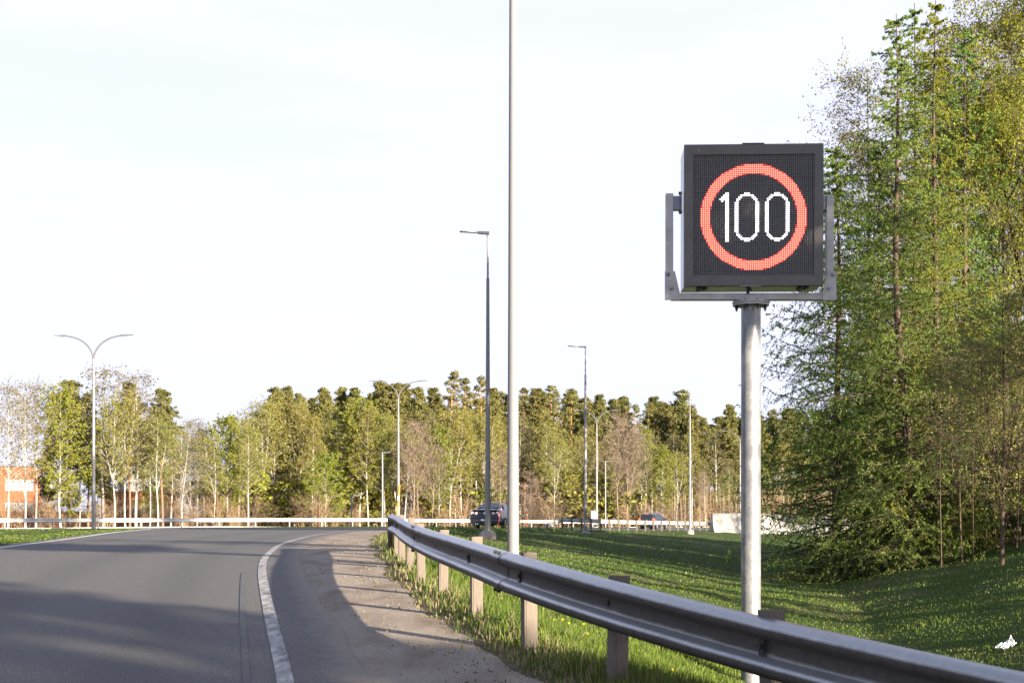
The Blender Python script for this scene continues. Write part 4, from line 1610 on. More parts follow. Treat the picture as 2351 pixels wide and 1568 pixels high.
def pine(seed, H=18.0, r0=.17, first=.5, nb=34, rmax=.17, clumps=20, tuft=30, ts=.18, leafm=None, conic=False, dead=6, flat=.62):
    rng = np.random.default_rng(seed)
    tb, cb_ = MB(), MB()
    P = trunk_path(rng, H, .006, rng.normal() * .008)
    tb.tube(P, np.interp(np.linspace(0, 1, 12), [0, .05, .8, 1], [r0 * 1.3, r0, r0 * .45, .02]), 9, cap=True)
    for k in range(dead):
        t = rng.uniform(first * .5, first)
        p0 = at_path(P, t)
        az = rng.uniform(0, 6.28)
        L = rng.uniform(.03, .08) * H
        s = np.linspace(0, 1, 5)
        tb.tube(np.stack([p0[0] + np.cos(az) * L * s, p0[1] + np.sin(az) * L * s, p0[2] - L * .25 * s + L * .2 * s * s], 1), np.linspace(.04, .012, 5), 4)
    for bi in range(nb):
        t = first + (1 - first) * ((bi + rng.random()) / nb)
        t = min(t, .985)
        p0 = at_path(P, t)
        u = (t - first) / (1 - first)
        if conic:
            env = rmax * H * (1 - u) ** .85 + .015 * H
        else:
            env = rmax * H * (min(1.0, .45 + 2.2 * u) * (1 - u) ** .62 + .03)
        L = env * rng.uniform(.6, 1.15)
        az = bi * 2.4 + rng.uniform(-.6, .6)
        s = np.linspace(0, 1, 6)
        rise = rng.uniform(.0, .55) if not conic else rng.uniform(-.25, .15) + .5 * u
        z = L * (rise * s + .18 * s * s)
        br = np.stack([p0[0] + np.cos(az) * L * s, p0[1] + np.sin(az) * L * s, p0[2] + z], 1)
        tb.tube(br, np.linspace(max(.02, r0 * .38 * (1 - u)), .012, 6), 4)
        nc = max(2, int(clumps * (1 - .55 * u)))
        tt = np.sqrt(rng.uniform(.12, 1, nc))
        CC = at_path(br, tt) + rng.normal(size=(nc, 3)) * np.array((.22, .22, .12)) * L
        for c in CC:
            n = int(tuft * rng.uniform(.5, 1.3))
            rr = rng.uniform(.010, .026) * H
            Q = rng.normal(size=(n, 3))
            Q /= np.linalg.norm(Q, axis=1)[:, None]
            Q *= rng.uniform(.3, 1, n)[:, None] ** .6
            C = c + Q * np.array((rr, rr, rr * flat)) + np.array((0, 0, rr * .25))
            val = np.clip(rng.uniform(.1, .8) + rng.normal(size=n) * .15, 0, 1)
            cb_.leaves(C, ts * rng.uniform(.7, 1.4, n), rng, .27, 0, val)
        cb_.twigs(np.repeat(p0[None], nc, 0) + (CC - p0) * .55, CC, .012, 1)
    return (tb.mesh("trunk", [M_PINEBARK], True), cb_.mesh("crown", [leafm or M_PINE, M_TWIG], False, True), H)


def larch(seed, H=16.0, r0=.17, first=.06, nb=150, rmax=.19, side=13, q=13, ls=.05, leafm=None, lean=0.0, bare_low=0.0, tipdown=.35, pw=.72):
    """feathery conifer: whorls of long drooping branches hung with fine side twigs"""
    rng = np.random.default_rng(seed)
    tb, cb_ = MB(), MB()
    P = trunk_path(rng, H, .003, lean)
    tb.tube(P, np.interp(np.linspace(0, 1, 12), [0, .04, 1], [r0 * 1.3, r0, .012]), 12, cap=True)
    for bi in range(nb):
        t = min(.985, first + (1 - first) * ((bi + rng.random() * .8) / nb) ** 1.3)
        p0 = at_path(P, t)
        env = rmax * H * (1 - t) ** pw * min(1.0, .72 + t * 1.6) + .01 * H
        L = env * rng.uniform(.42, 1.2)
        az = bi * 2.39996 + rng.uniform(-.7, .7)
        s = np.linspace(0, 1, 8)
        z = L * (rng.uniform(-.35, .35) * s - tipdown * s * s + rng.uniform(.2, .55) * s ** 3)
        wig = rng.normal(size=(8, 2)) * .03 * L
        o = np.array((np.cos(az), np.sin(az)))
        br = np.stack([p0[0] + o[0] * L * s + wig[:, 0] * s, p0[1] + o[1] * L * s + wig[:, 1] * s, p0[2] + z], 1)
        tb.tube(br, np.linspace(max(.010, .026 * (1 - t) + .006), .004, 8), 4)
        ns = max(4, int(side * (L / (rmax * H)) ** .6))
        tt = np.linspace(.18, 1.0, ns) + rng.uniform(-.03, .03, ns)
        A = at_path(br, np.clip(tt, 0, 1))
        sgn = np.where(np.arange(ns) % 2, 1, -1)
        D = np.stack([-o[1] * sgn * .9 + o[0] * .55, o[0] * sgn * .9 + o[1] * .55, rng.uniform(-1.25, .10, ns)], 1) + rng.normal(size=(ns, 3)) * .3
        D /= np.linalg.norm(D, axis=1)[:, None]
        TL = L * .30 * (1.15 - .6 * tt) * rng.uniform(.6, 1.3, ns)
        B = A + D * TL[:, None]
        B[:, 2] -= TL * .18
        cb_.twigs(A, B, .006, 1)
        if rng.random() < bare_low * (t < .35):
            continue
        u = rng.uniform(0.05, 1.05, (ns, q, 1))
        C = (A[:, None] + (B - A)[:, None] * u).reshape(-1, 3) + rng.normal(size=(ns * q, 3)) * .02
        val = np.clip(rng.uniform(.2, .7) + rng.normal(size=len(C)) * .2, 0, 1)
        cb_.leaves(C, ls * rng.uniform(.6, 1.3, len(C)), rng, .36, 0, val)
        nm = int(q * 2.0)
        Cm = at_path(br, rng.uniform(.15, 1.02, nm)) + rng.normal(size=(nm, 3)) * .025
        cb_.leaves(Cm, ls * rng.uniform(.6, 1.3, nm), rng, .6, 0)
    return (tb.mesh("trunk", [M_DARKBARK], True), cb_.mesh("crown", [leafm or M_LARCH, M_TWIG], False, True), H)


def shrub(seed, H=3.5, n=12, leafm=None, lpt=0, twm=None, ls=.07, r=.012, spread=.35):
    rng = np.random.default_rng(seed)
    tb, cb_ = MB(), MB()
    for k in range(n):
        az = rng.uniform(0, 6.28)
        hh_ = H * rng.uniform(.55, 1.0)
        out = spread * hh_ * rng.uniform(.2, 1.1)
        s = np.linspace(0, 1, 7)
        br = np.stack([rng.normal() * .15 + np.cos(az) * out * s ** 1.2, rng.normal() * .15 + np.sin(az) * out * s ** 1.2, hh_ * s], 1)
        tb.tube(br, np.linspace(r * 1.6, r * .4, 7), 4)
        m_ = 14
        A = at_path(br, rng.uniform(.2, 1, m_))
        D = rng.normal(size=(m_, 3)) * .6 + np.array((np.cos(az) * .3, np.sin(az) * .3, .6))
        D /= np.linalg.norm(D, axis=1)[:, None]
        TL = rng.uniform(.1, .3, m_) * H
        B = A + D * TL[:, None]
        cb_.twigs(A, B, r * .5, 1)
        A2 = np.repeat(A, 3, 0) + np.repeat(D * TL[:, None], 3, 0) * rng.uniform(.3, 1, m_ * 3)[:, None]
        D2 = np.repeat(D, 3, 0) + rng.normal(size=(m_ * 3, 3)) * .6
        B2 = A2 + D2 / np.linalg.norm(D2, axis=1)[:, None] * (TL.repeat(3) * .5)[:, None]
        cb_.twigs(A2, B2, r * .35, 1)
        if lpt:
            u = rng.uniform(0, 1.05, (m_ * 3, lpt, 1))
            C = (A2[:, None] + (B2 - A2)[:, None] * u).reshape(-1, 3) + rng.normal(size=(m_ * 3 * lpt, 3)) * .05
            cb_.leaves(C, ls * rng.uniform(.6, 1.2, len(C)), rng, .6, 0)
    return (tb.mesh("stems", [twm or M_TWIG], True), cb_.mesh("crown", [leafm or M_BIRCHLEAF, twm or M_TWIG], False, True), H)


def place(proto, name, label, cat, x, y, H, rz=0.0, wide=1.0, group=None, zoff=-.06):
    tm, cm, H0 = proto
    s = H / H0
    root = thing(name, label, cat, (x, y, gz(x, y) + zoff), rz, group)
    root.scale = (s * wide, s * wide, s)
    for nm, me in (("trunk" if "stems" not in tm.name else "stems", tm), ("crown", cm)):
        o = bpy.data.objects.new(nm, me)
        COL.objects.link(o)
        o.parent = root
    return root


# kinds for the far wood
BK = {
    'birch': [birch(11, nb=60, twn=8, lpt=12, ls=.10, twr=.010), birch(12, nb=64, twn=8, lpt=12, ls=.10, forks=1, twr=.010), birch(13, nb=56, twn=8, lpt=15, ls=.10, rmax=.13, first=.33, twr=.010), birch(14, nb=58, twn=8, lpt=12, ls=.105, rmax=.19, forks=2, twr=.010)],
    'fresh': [birch(21, H=11, nb=60, twn=8, lpt=21, ls=.10, rmax=.24, first=.12, leafm=M_FRESHLEAF, r0=.09), birch(22, H=14, nb=64, twn=8, lpt=21, ls=.10, rmax=.20, first=.2, leafm=M_FRESHLEAF, r0=.11)],
    'sparse': [birch(31, nb=56, twn=9, lpt=3, ls=.12, leafm=M_SPARSELEAF, twm=M_PALETWIG, rmax=.18, twr=.011), birch(32, nb=60, twn=9, lpt=4, ls=.12, leafm=M_SPARSELEAF, twm=M_PALETWIG, rmax=.19, forks=2, twr=.011)],
    'aspen': [birch(41, H=13, nb=64, twn=11, lpt=0, up=1.5, weep=.0, first=.22, rmax=.17, bark=M_PALETWIG, twm=M_PALETWIG, forks=2, r0=.11, twl=.07, twr=.016), birch(42, H=11, nb=56, twn=11, lpt=0, up=1.4, weep=.0, first=.18, rmax=.2, bark=M_PALETWIG, twm=M_PALETWIG, forks=1, r0=.09, twl=.07, twr=.016)],
    'pine': [pine(51, first=.42, nb=56), pine(52, first=.36, nb=60), pine(53, first=.5, nb=50, rmax=.15), pine(54, first=.3, nb=64, rmax=.18)],
    'spike': [pine(61, first=.22, nb=56, conic=True, rmax=.17, clumps=6, flat=.6), pine(62, first=.3, nb=50, conic=True, rmax=.15, clumps=6, flat=.6)],
    'spruce': [pine(71, first=.05, nb=70, conic=True, rmax=.17, clumps=6, flat=.45, leafm=M_SPRUCE, dead=0)],
}
PHRASE = {'birch': ('birch_tree', 'white-stemmed leafy birch', 'birch'), 'fresh': ('birch_tree', 'bright yellow-green young birch', 'birch'), 'sparse': ('birch_tree', 'thin-leaved pale birch', 'birch'),
          'aspen': ('bare_tree', 'leafless pinkish-grey tree', 'tree'), 'pine': ('pine_tree', 'orange-stemmed pine', 'pine'), 'spike': ('pine_tree', 'pointed bushy pine', 'pine'), 'spruce': ('spruce_tree', 'dark narrow spruce', 'spruce'),
          'slim': ('birch_tree', 'slim pole-like birch', 'birch'), 'shrub': ('shrub', 'bare brown shrub', 'shrub'), 'leafy': ('shrub', 'low yellow-green bush', 'shrub'), 'back': ('pine_tree', 'dense pine in the back row', 'pine')}
LAND = [(56, 'the brick building'), (215, 'the far left twin-armed lamp'), (444, 'the grey-roofed house'), (804, 'the red shed'), (914, 'the second twin-armed lamp'), (1112, 'the dark sedan'),
        (1236, 'the tallest lamp pole'), (1344, 'the lamp at the dark guardrail'), (1484, 'the black car'), (1584, 'the lamp by the barrier'), (1716, 'the speed sign pole')]
ORD14 = ['first', 'second', 'third', 'fourth', 'fifth', 'sixth', 'seventh', 'eighth', 'ninth', 'tenth', 'eleventh', 'twelfth', 'thirteenth', 'fourteenth', 'fifteenth', 'sixteenth', 'seventeenth', 'eighteenth', 'nineteenth', 'twentieth'] + ['twenty-' + w for w in ('first', 'second', 'third', 'fourth', 'fifth', 'sixth', 'seventh', 'eighth', 'ninth')]
ORD = ['nearest', 'second', 'third', 'fourth', 'fifth', 'sixth', 'seventh', 'eighth', 'ninth', 'tenth', 'eleventh', 'twelfth']
FAR = [
    # left group
    ('sparse', 18, 885, 140), ('sparse', 58, 902, 146), ('sparse', 82, 882, 150), ('fresh', 140, 898, 150), ('pine', 160, 876, 160), ('pine', 202, 905, 165), ('sparse', 238, 848, 158),
    ('birch', 262, 925, 150), ('pine', 298, 878, 160), ('birch', 288, 900, 152), ('sparse', 312, 862, 155), ('sparse', 345, 935, 160), ('pine', 374, 894, 158), ('birch', 362, 962, 150), ('sparse', 392, 985, 165),
    ('sparse', 418, 985, 158), ('sparse', 437, 1000, 170), ('sparse', 452, 970, 172), ('sparse', 470, 985, 175), ('birch', 492, 1002, 168), ('aspen', 405, 1030, 175),
    ('pine', 112, 1005, 168), ('fresh', 182, 990, 160), ('pine', 246, 995, 172), ('pine', 330, 985, 168), ('birch', 224, 1005, 162), ('pine', 402, 1020, 176), ('fresh', 346, 1040, 164),
    # middle
    ('fresh', 524, 962, 172), ('birch', 549, 968, 175), ('birch', 570, 985, 170), ('pine', 580, 965, 205), ('birch', 560, 1010, 178), ('birch', 604, 925, 180), ('birch', 627, 918, 182), ('pine', 632, 892, 215),
    ('pine', 661, 890, 218), ('pine', 684, 905, 214), ('birch', 676, 940, 184), ('birch', 690, 930, 182), ('birch', 718, 958, 180), ('pine', 742, 893, 220), ('fresh', 748, 1045, 172), ('pine', 718, 915, 225),
    ('birch', 776, 940, 185), ('pine', 788, 891, 222), ('pine', 817, 892, 220), ('fresh', 826, 930, 182), ('birch', 846, 935, 180), ('birch', 866, 944, 186), ('birch', 884, 955, 180), ('pine', 871, 878, 225),
    ('birch', 908, 960, 184), ('pine', 905, 882, 218), ('pine', 931, 884, 220), ('birch', 930, 985, 178), ('aspen', 948, 977, 176), ('aspen', 962, 985, 180), ('pine', 958, 892, 205), ('pine', 994, 892, 222),
    ('spike', 1046, 853, 215), ('spike', 1066, 868, 220), ('birch', 1020, 950, 190), ('aspen', 990, 1010, 180), ('birch', 1035, 955, 184), ('birch', 1046, 965, 188), ('birch', 1060, 945, 186), ('fresh', 1006, 990, 182),
    ('birch', 1084, 960, 190), ('birch', 1104, 955, 188), ('spike', 1110, 864, 222), ('birch', 1072, 950, 194), ('pine', 1135, 893, 225), ('spike', 1155, 900, 228), ('birch', 1130, 960, 190), ('aspen', 1150, 1040, 184),
    # right of the tall pole
    ('spike', 1207, 890, 225), ('pine', 1232, 893, 205), ('pine', 1243, 900, 206), ('spike', 1268, 884, 222), ('birch', 1271, 998, 190), ('aspen', 1216, 1086, 186), ('spike', 1313, 892, 224), ('birch', 1298, 1010, 195),
    ('pine', 1340, 915, 228), ('pine', 1378, 908, 222), ('pine', 1405, 918, 230), ('aspen', 1420, 962, 190), ('aspen', 1440, 970, 192), ('spike', 1436, 919, 226), ('birch', 1480, 984, 196), ('spike', 1490, 924, 226),
    ('pine', 1526, 924, 220), ('fresh', 1520, 1032, 196), ('birch', 1553, 1040, 198), ('spike', 1551, 937, 228), ('pine', 1564, 935, 222), ('pine', 1592, 938, 215), ('aspen', 1612, 1088, 190), ('pine', 1612, 960, 224),
    ('pine', 1640, 985, 235), ('pine', 1674, 931, 214), ('pine', 1700, 960, 226), ('pine', 1740, 945, 222), ('birch', 1660, 1090, 205), ('pine', 1775, 960, 225), ('birch', 1800, 1020, 210), ('pine', 1830, 950, 220), ('pine', 1880, 960, 222), ('pine', 1940, 960, 230),
]
rngp = random.Random(5)
x = 560
while x < 1990:
    FAR.append(('back', x, 905 + rngp.randint(-8, 32) + (70 if x < 600 else 0) + (40 if x > 1580 else 0), 245 + rngp.randint(0, 35)))
    x += rngp.randint(24, 40)
for k in range(52):
    px_ = 440 + k * 24.5 + rngp.randint(-9, 9)
    FAR.append(('slim', int(px_), 985 + rngp.randint(-35, 60) - (20 if 640 < px_ < 1150 else 0) + (30 if px_ > 1300 else 0), 176 + (px_ / 2000) * 40 + rngp.randint(-6, 10)))
for x in range(10, 1880, 27):
    FAR.append(('shrub', x + rngp.randint(-8, 8), 1162 - rngp.randint(0, 45), 150 + (x / 2000) * 55 + rngp.randint(-4, 14)))
for x in (505, 530, 598, 650, 735, 765, 838, 860, 1000, 1120, 1310, 1395):
    FAR.append(('leafy', x, 1120 - rngp.randint(0, 40), 168 + (x / 2000) * 40))
BK['shrub'] = [shrub(81, twm=M_BROWNTWIG, r=.02, n=16), shrub(82, twm=M_TWIG, r=.02, n=16, spread=.5), shrub(83, H=4.5, twm=M_BROWNTWIG, r=.022, n=18)]
BK['leafy'] = [shrub(84, leafm=M_FRESHLEAF, lpt=3, ls=.13, r=.02, spread=.5), shrub(85, leafm=M_BIRCHLEAF, lpt=3, ls=.13, r=.02, spread=.5)]
BK['slim'] = [birch(15, nb=44, twn=7, lpt=9, ls=.10, rmax=.10, first=.42, twr=.010, r0=.14), birch(16, nb=44, twn=7, lpt=6, ls=.10, rmax=.11, first=.48, twr=.010, r0=.13, leafm=M_SPARSELEAF)]
BK['back'] = BK['pine'] + BK['spike'][:1]
bucket = {}
for idx, (kind, px, top, Y) in enumerate(FAR):
    li = min(range(len(LAND)), key=lambda k: abs(LAND[k][0] - px))
    side = 'left' if px < LAND[li][0] else 'right'
    bucket.setdefault((PHRASE[kind][1], li, side), []).append((abs(px - LAND[li][0]), idx))
lab = {}
for (ph, li, side), lst in bucket.items():
    lst.sort()
    for n, (_, idx) in enumerate(lst):
        lab[idx] = ("%s %s %s of %s" % (ORD[min(n, 11)], ph, side, LAND[li][1])) if len(lst) > 1 else "%s standing %s of %s" % (ph, side, LAND[li][1])
for idx, (kind, px, top, Y) in enumerate(FAR):
    protos = BK[kind]
    pr = protos[(idx * 7 + px) % len(protos)]
    X = along(px, Y)
    H = height(top, Y) - gz(X, Y)
    nm, ph, cat = PHRASE[kind]
    wd = {'birch': .95, 'sparse': 1.0, 'pine': .95, 'back': 1.05, 'shrub': 1.3, 'leafy': 1.5}.get(kind, 1.0) * rngp.uniform(.88, 1.15)
    if H < 7 and kind in ('birch', 'pine', 'fresh', 'aspen'):
        wd *= 1.2
    place(pr, nm, lab[idx], cat, X, Y, H, rngp.uniform(0, 6.28), wd, "trees and shrubs of the far wood")

rngw = np.random.default_rng(404)
fw = MB()
nW = 15000
sW = rngw.uniform(82, 330, nW)
qW = 95 + rngw.uniform(0, 26, nW)
WX = MAIN_O[0] + MAIN_D[0] * sW + MAIN_N[0] * qW + 30
WY = MAIN_O[1] + MAIN_D[1] * sW + MAIN_N[1] * qW
topW = 8.5 + 2.0 * np.sin(sW * .21) + 1.2 * np.sin(sW * .57 + 1)
WZ = G(WX, WY) + topW * rngw.random(nW) ** .8
fw.leaves(np.stack([WX, WY, WZ], 1), rngw.uniform(.35, .9, nW), rngw, .6, 0)
tW = rngw.uniform(82, 330, 420)
tX, tY = MAIN_O[0] + MAIN_D[0] * tW + MAIN_N[0] * 92 + 30, MAIN_O[1] + MAIN_D[1] * tW + MAIN_N[1] * 92
tZ = G(tX, tY)
fw.twigs(np.stack([tX, tY, tZ - .2], 1), np.stack([tX, tY, tZ + 12], 1), .11, 1)
tag(obj("far_wood", fw, [M_PINE, M_BROWNTWIG], None, values=True), "dense mass of the wood farther back, seen between the trunks of the front trees", "wood", kind='stuff')

# ------------------------------------------------------------------ the near wood on the right bank
LP = {
    'a': larch(101, H=13, nb=260, pw=.62, rmax=.27, first=.03, side=20, q=33, ls=.034, r0=.14),
    'b': larch(102, H=17, nb=280, rmax=.235, first=.03, side=18, q=29, ls=.037, pw=.78, r0=.17, lean=-.022),
    'c': larch(103, H=17, nb=220, rmax=.20, side=16, q=26, ls=.037, r0=.14, leafm=M_YLARCH),
    'd': larch(104, H=15, nb=200, rmax=.21, side=15, q=24, ls=.036, r0=.14, bare_low=.4),
}
NB = {
    'open': birch(111, H=17, nb=90, rmax=.16, twn=13, lpt=24, ls=.042, bark=M_GREYBARK, leafm=M_BIRCHLEAF, r0=.12, forks=2, twl=.055, twr=.006, first=.3, weep=.35),
    'gold': birch(112, H=17, nb=100, rmax=.17, twn=16, lpt=40, ls=.044, leafm=M_GOLDLEAF, bark=M_DARKBARK, r0=.13, forks=1, twl=.055, twr=.006, first=.16, weep=.6, ltop=.6),
    'low': birch(113, H=10, nb=90, rmax=.26, twn=14, lpt=12, ls=.045, leafm=M_BIRCHLEAF, bark=M_DARKBARK, r0=.08, forks=2, twl=.075, twr=.006, first=.15, weep=.25),
}
NS = {'bare': shrub(121, H=4.5, n=16, r=.014, lpt=2, ls=.04, leafm=M_SPRUCE, twm=M_DARKBARK), 'sap': birch(122, H=7, nb=30, rmax=.12, twn=8, lpt=6, ls=.04, first=.35, r0=.026, bark=M_DARKBARK, twm=M_DARKBARK, twr=.005, leafm=M_SPRUCE),
      'dark': pine(123, H=9, first=.04, nb=80, conic=True, rmax=.22, clumps=8, tuft=46, ts=.11, leafm=M_SPRUCE, dead=0, flat=.4, r0=.1)}
NEAR = [
    # proto, name, label, px of the trunk base, distance, top, width
    (LP['a'], 'larch_tree', 'feathery green larch at the left front of the near wood, right of the sign pole', 'larch', 1920, 43, 330, 1.0, 0.3),
    (LP['b'], 'larch_tree', 'tall feathery larch with a straight brown trunk, second from the sign pole', 'larch', 2087, 40, 28, 1.0, 0.0),
    (NB['open'], 'birch_tree', 'loose thin-leaved birch whose crown rises behind the right edge of the speed sign', 'birch', 1990, 52, 165, 1.0, 1.3),
    (LP['c'], 'larch_tree', 'sunlit yellow-green pointed larch forming the high peak of the near wood', 'larch', 2146, 41, -8, 1.0, 2.0),
    (LP['d'], 'larch_tree', 'larch with a bare pale tip just left of the high yellow peak', 'larch', 2100, 53, 5, .85, 4.0),
    (LP['d'], 'larch_tree', 'thin brownish larch just right of the high yellow peak', 'larch', 2215, 44, 50, .95, 1.0),
    (NB['gold'], 'birch_tree', 'big golden-green tree at the right edge of the near wood', 'birch', 2372, 45, -110, .85, 0.7),
    (NB['open'], 'birch_tree', 'twiggy brown-green birch between the thin larch and the golden tree', 'birch', 2312, 46, 10, .9, 3.1),
    (NB['low'], 'birch_tree', 'low spreading twiggy tree with pale branches over the dark undergrowth', 'tree', 2300, 34, 690, 1.0, 2.2),
    (LP['a'], 'larch_tree', 'low larch behind the straight brown trunk', 'larch', 2020, 55, 640, .9, 4.4),
    (LP['b'], 'larch_tree', 'larch hidden deep behind the thin brownish one', 'larch', 2200, 60, 200, 1.1, 2.7),
    (LP['b'], 'larch_tree', 'drooping larch between the loose birch and the straight brown trunk', 'larch', 2040, 47, 330, 1.1, 3.9),
    (LP['d'], 'larch_tree', 'drooping larch just right of the straight brown trunk', 'larch', 2140, 44, 420, 1.1, 2.9),
    (LP['b'], 'larch_tree', 'dense larch low at the right edge, behind the saplings', 'larch', 2265, 43, 640, 1.5, 1.9),
    (LP['a'], 'larch_tree', 'low drooping larch in the shade right of the brown trunk', 'larch', 2190, 42, 760, 1.0, 5.0),
    (NB['gold'], 'birch_tree', 'golden tree at the back of the right edge', 'birch', 2330, 58, 200, .8, 4.2),
]
for pr, nm, lb_, cat, px, Y, top, wd, rz in NEAR:
    X = along(px, Y)
    place(pr, nm, lb_, cat, X, Y, height(top, Y) - gz(X, Y), rz if pr is not LP['b'] else 0.0, wd, "trees of the near wood")
rngn = random.Random(9)
dk = [(2110, 52, 930), (2170, 55, 900), (2235, 52, 880), (2300, 54, 900), (2350, 50, 880), (2140, 60, 860), (2270, 62, 820), (2335, 64, 800), (2050, 62, 950), (2200, 47, 960), (2255, 46, 985), (2310, 45, 1000), (2345, 43, 990), (2150, 48, 1010), (2290, 50, 930), (2225, 57, 850), (2060, 70, 900), (2110, 72, 840), (2165, 70, 800), (2220, 72, 770), (2280, 71, 760), (2340, 70, 740), (2390, 66, 760), (2375, 52, 900), (2385, 45, 960)]
for k, (px, Y, top) in enumerate(dk):
    X = along(px, Y)
    place(NS['dark'], 'spruce_tree', "%s dark young spruce in the shade, counted rightwards from the brown trunk" % ORD14[k], 'spruce', X, Y, height(top, Y) - gz(X, Y), k * 1.7, 1.35, "young spruces in the near wood")
for k in range(9):
    px = 2130 + k * 26 + rngn.randint(-5, 5)
    Y = 39 - k * .25 + rngn.uniform(-1, 3)
    X = along(px, Y)
    place(NS['sap'], 'sapling', "%s thin bare-stemmed sapling rightwards along the dark edge of the near wood" % ORD14[k], 'sapling', X, Y, rngn.uniform(3.0, 6.0), k * 2.1, rngn.uniform(.8, 1.2), "saplings along the dark edge of the near wood")
for k in range(12):
    px = 2125 + k * 20 + rngn.randint(-6, 6)
    Y = 42 - k * .2 + rngn.uniform(0, 5)
    X = along(px, Y)
    place(NS['bare'], 'shrub', "%s dim twiggy shrub rightwards from the brown trunk under the near wood" % ORD14[k], 'shrub', X, Y, rngn.uniform(2.4, 4.6), k * 1.3, 1.1, "twiggy shrubs under the near wood")
# the wood goes on beside and behind the viewpoint: it shades the near road
BESIDE = []
for k in [q for q in range(15) if q % 4 != 2]:
    BESIDE.append(('dark', 16.2 + 2.2 * (k % 2) + .12 * k, -9.7 - 2.15 * k, 8.4 + .38 * k + 1.6 * ((k * 7) % 3) / 2, .88))
for k, (X, Y, H, wd) in enumerate([(18.0, 3.2, 7.5, .75), (15.5, 12.0, 2.6, 1.5), (16.5, 15.5, 3.0, 1.5), (16.0, 19.0, 2.8, 1.5), (17.5, 22.5, 3.2, 1.5), (19.5, 25.5, 3.8, 1.4), (18.2, 28.5, 3.0, 1.4), (21.5, 29.5, 3.8, 1.4),
                            (24, 26, 4.2, 1.4), (27, 22, 5.0, 1.4), (20.5, 33, 3.4, 1.4), (23, 33, 4.4, 1.4), (26, 29, 4.8, 1.4)]):
    BESIDE.append(('dark', X, Y, H, wd))
BESIDE += [('sparse', 40, 95, 12, 1), ('aspen', 43.5, 91, 12, 1), ('sparse', 46, 97, 13, 1), ('birch', 49, 93, 12, .9), ('aspen', 44, 101, 12, 1)]
BESIDE += [('birch', 19.2, 23.6, 14, 1.4), ('back', 22.5, 20.5, 14, 1.3), ('birch', 21, 22, 13, 1.3), ('tall', 15.9, .2, 13, 1.05), ('pine', 23, -21, 16, 1), ('back', 25, -26, 17, 1)]
for k, (X, Y, H) in enumerate([(-24, -12, 11), (-26, -4, 12), (-23, 3, 10), (-27, 9, 12), (-25, 15, 11), (-28, 22, 12), (-25, -20, 12), (-31, 28, 12)]):  # unseen trees added on the left to darken what the near rail mirrors
    BESIDE.append(('back' if k % 2 else 'dark', X, Y, H, 1.5))
BK['dark'] = [NS['dark']]
BK['tall'] = [BK['pine'][2]]
PHRASE['tall'] = ('pine_tree', 'tall open pine', 'pine')
PHRASE['dark'] = ('spruce_tree', 'dense young spruce', 'spruce')
for k, (kind, X, Y, H, wd) in enumerate(BESIDE):
    nm, ph, cat = PHRASE[kind]
    place(BK[kind][k % len(BK[kind])], nm, "%s standing unseen outside the %s edge of the view" % (ph, 'right' if X > 0 else 'left'), cat, X, Y, H, k * 1.1, wd, "%s outside the view %s" % (ph, 'right' if X > 0 else 'left'))

# ------------------------------------------------------------------ grass, stones, litter
m = Mat("grass_blade", 0.9, 0, 0.08)
gv = m.attr('v')
m.base(m.ramp(gv, [(0.0, (.050, .088, .020)), (0.45, (.110, .165, .032)), (0.68, (.185, .225, .050)), (0.74, (.23, .20, .11)), (1.0, (.38, .32, .20))]))
tr = m.n.new("ShaderNodeBsdfTranslucent")
m.l.new(m.b.inputs['Base Color'].links[0].from_socket, tr.inputs['Color'])
mx = m.n.new("ShaderNodeMixShader")
mx.inputs['Fac'].default_value = .35
m.l.new(m.b.outputs['BSDF'], mx.inputs[1])
m.l.new(tr.outputs['BSDF'], mx.inputs[2])
m.l.new(mx.outputs['Shader'], m.n["Material Output"].inputs['Surface'])
M_BLADE = m.m


def patch(X, Y, sc__, seed=0):
    """smooth pseudo-random field, about -1..1"""
    r = np.random.default_rng(seed)
    v = np.zeros_like(X)
    for k in range(7):
        a = r.uniform(0, 6.28)
        f = r.uniform(.6, 1.6) / sc__
        v += np.sin((X * np.cos(a) + Y * np.sin(a)) * f * 6.28 + r.uniform(0, 6.28))
    return v / 3.2


def blades(X, Y, h, w, val, rng, lean=.35):
    n = len(X)
    Z = G(X, Y) - .01
    a = rng.uniform(0, 6.28, n)
    la = rng.uniform(0, 6.28, n)
    ln = np.abs(rng.normal(size=n)) * lean * h
    wx, wy = np.cos(a) * w, np.sin(a) * w
    dx, dy = np.cos(la) * ln, np.sin(la) * ln
    p0 = np.stack([X - wx, Y - wy, Z], 1)
    p1 = np.stack([X + wx, Y + wy, Z], 1)
    p2 = np.stack([X + wx * .7 + dx * .35, Y + wy * .7 + dy * .35, Z + h * .6], 1)
    p3 = np.stack([X - wx * .7 + dx * .35, Y - wy * .7 + dy * .35, Z + h * .6], 1)
    p4 = np.stack([X + dx, Y + dy, Z + h], 1)
    b = MB()
    o = np.arange(n)[:, None] * 5
    V = np.stack([p0, p1, p2, p3, p4], 1).reshape(-1, 3)
    b.add(V, o + np.array([[0, 1, 2, 3]]), o + np.array([[3, 2, 4]]), val=None)
    b.q[0] = (b.q[0][0], b.q[0][1], val)
    b.t[0] = (b.t[0][0], b.t[0][1], val)
    return b


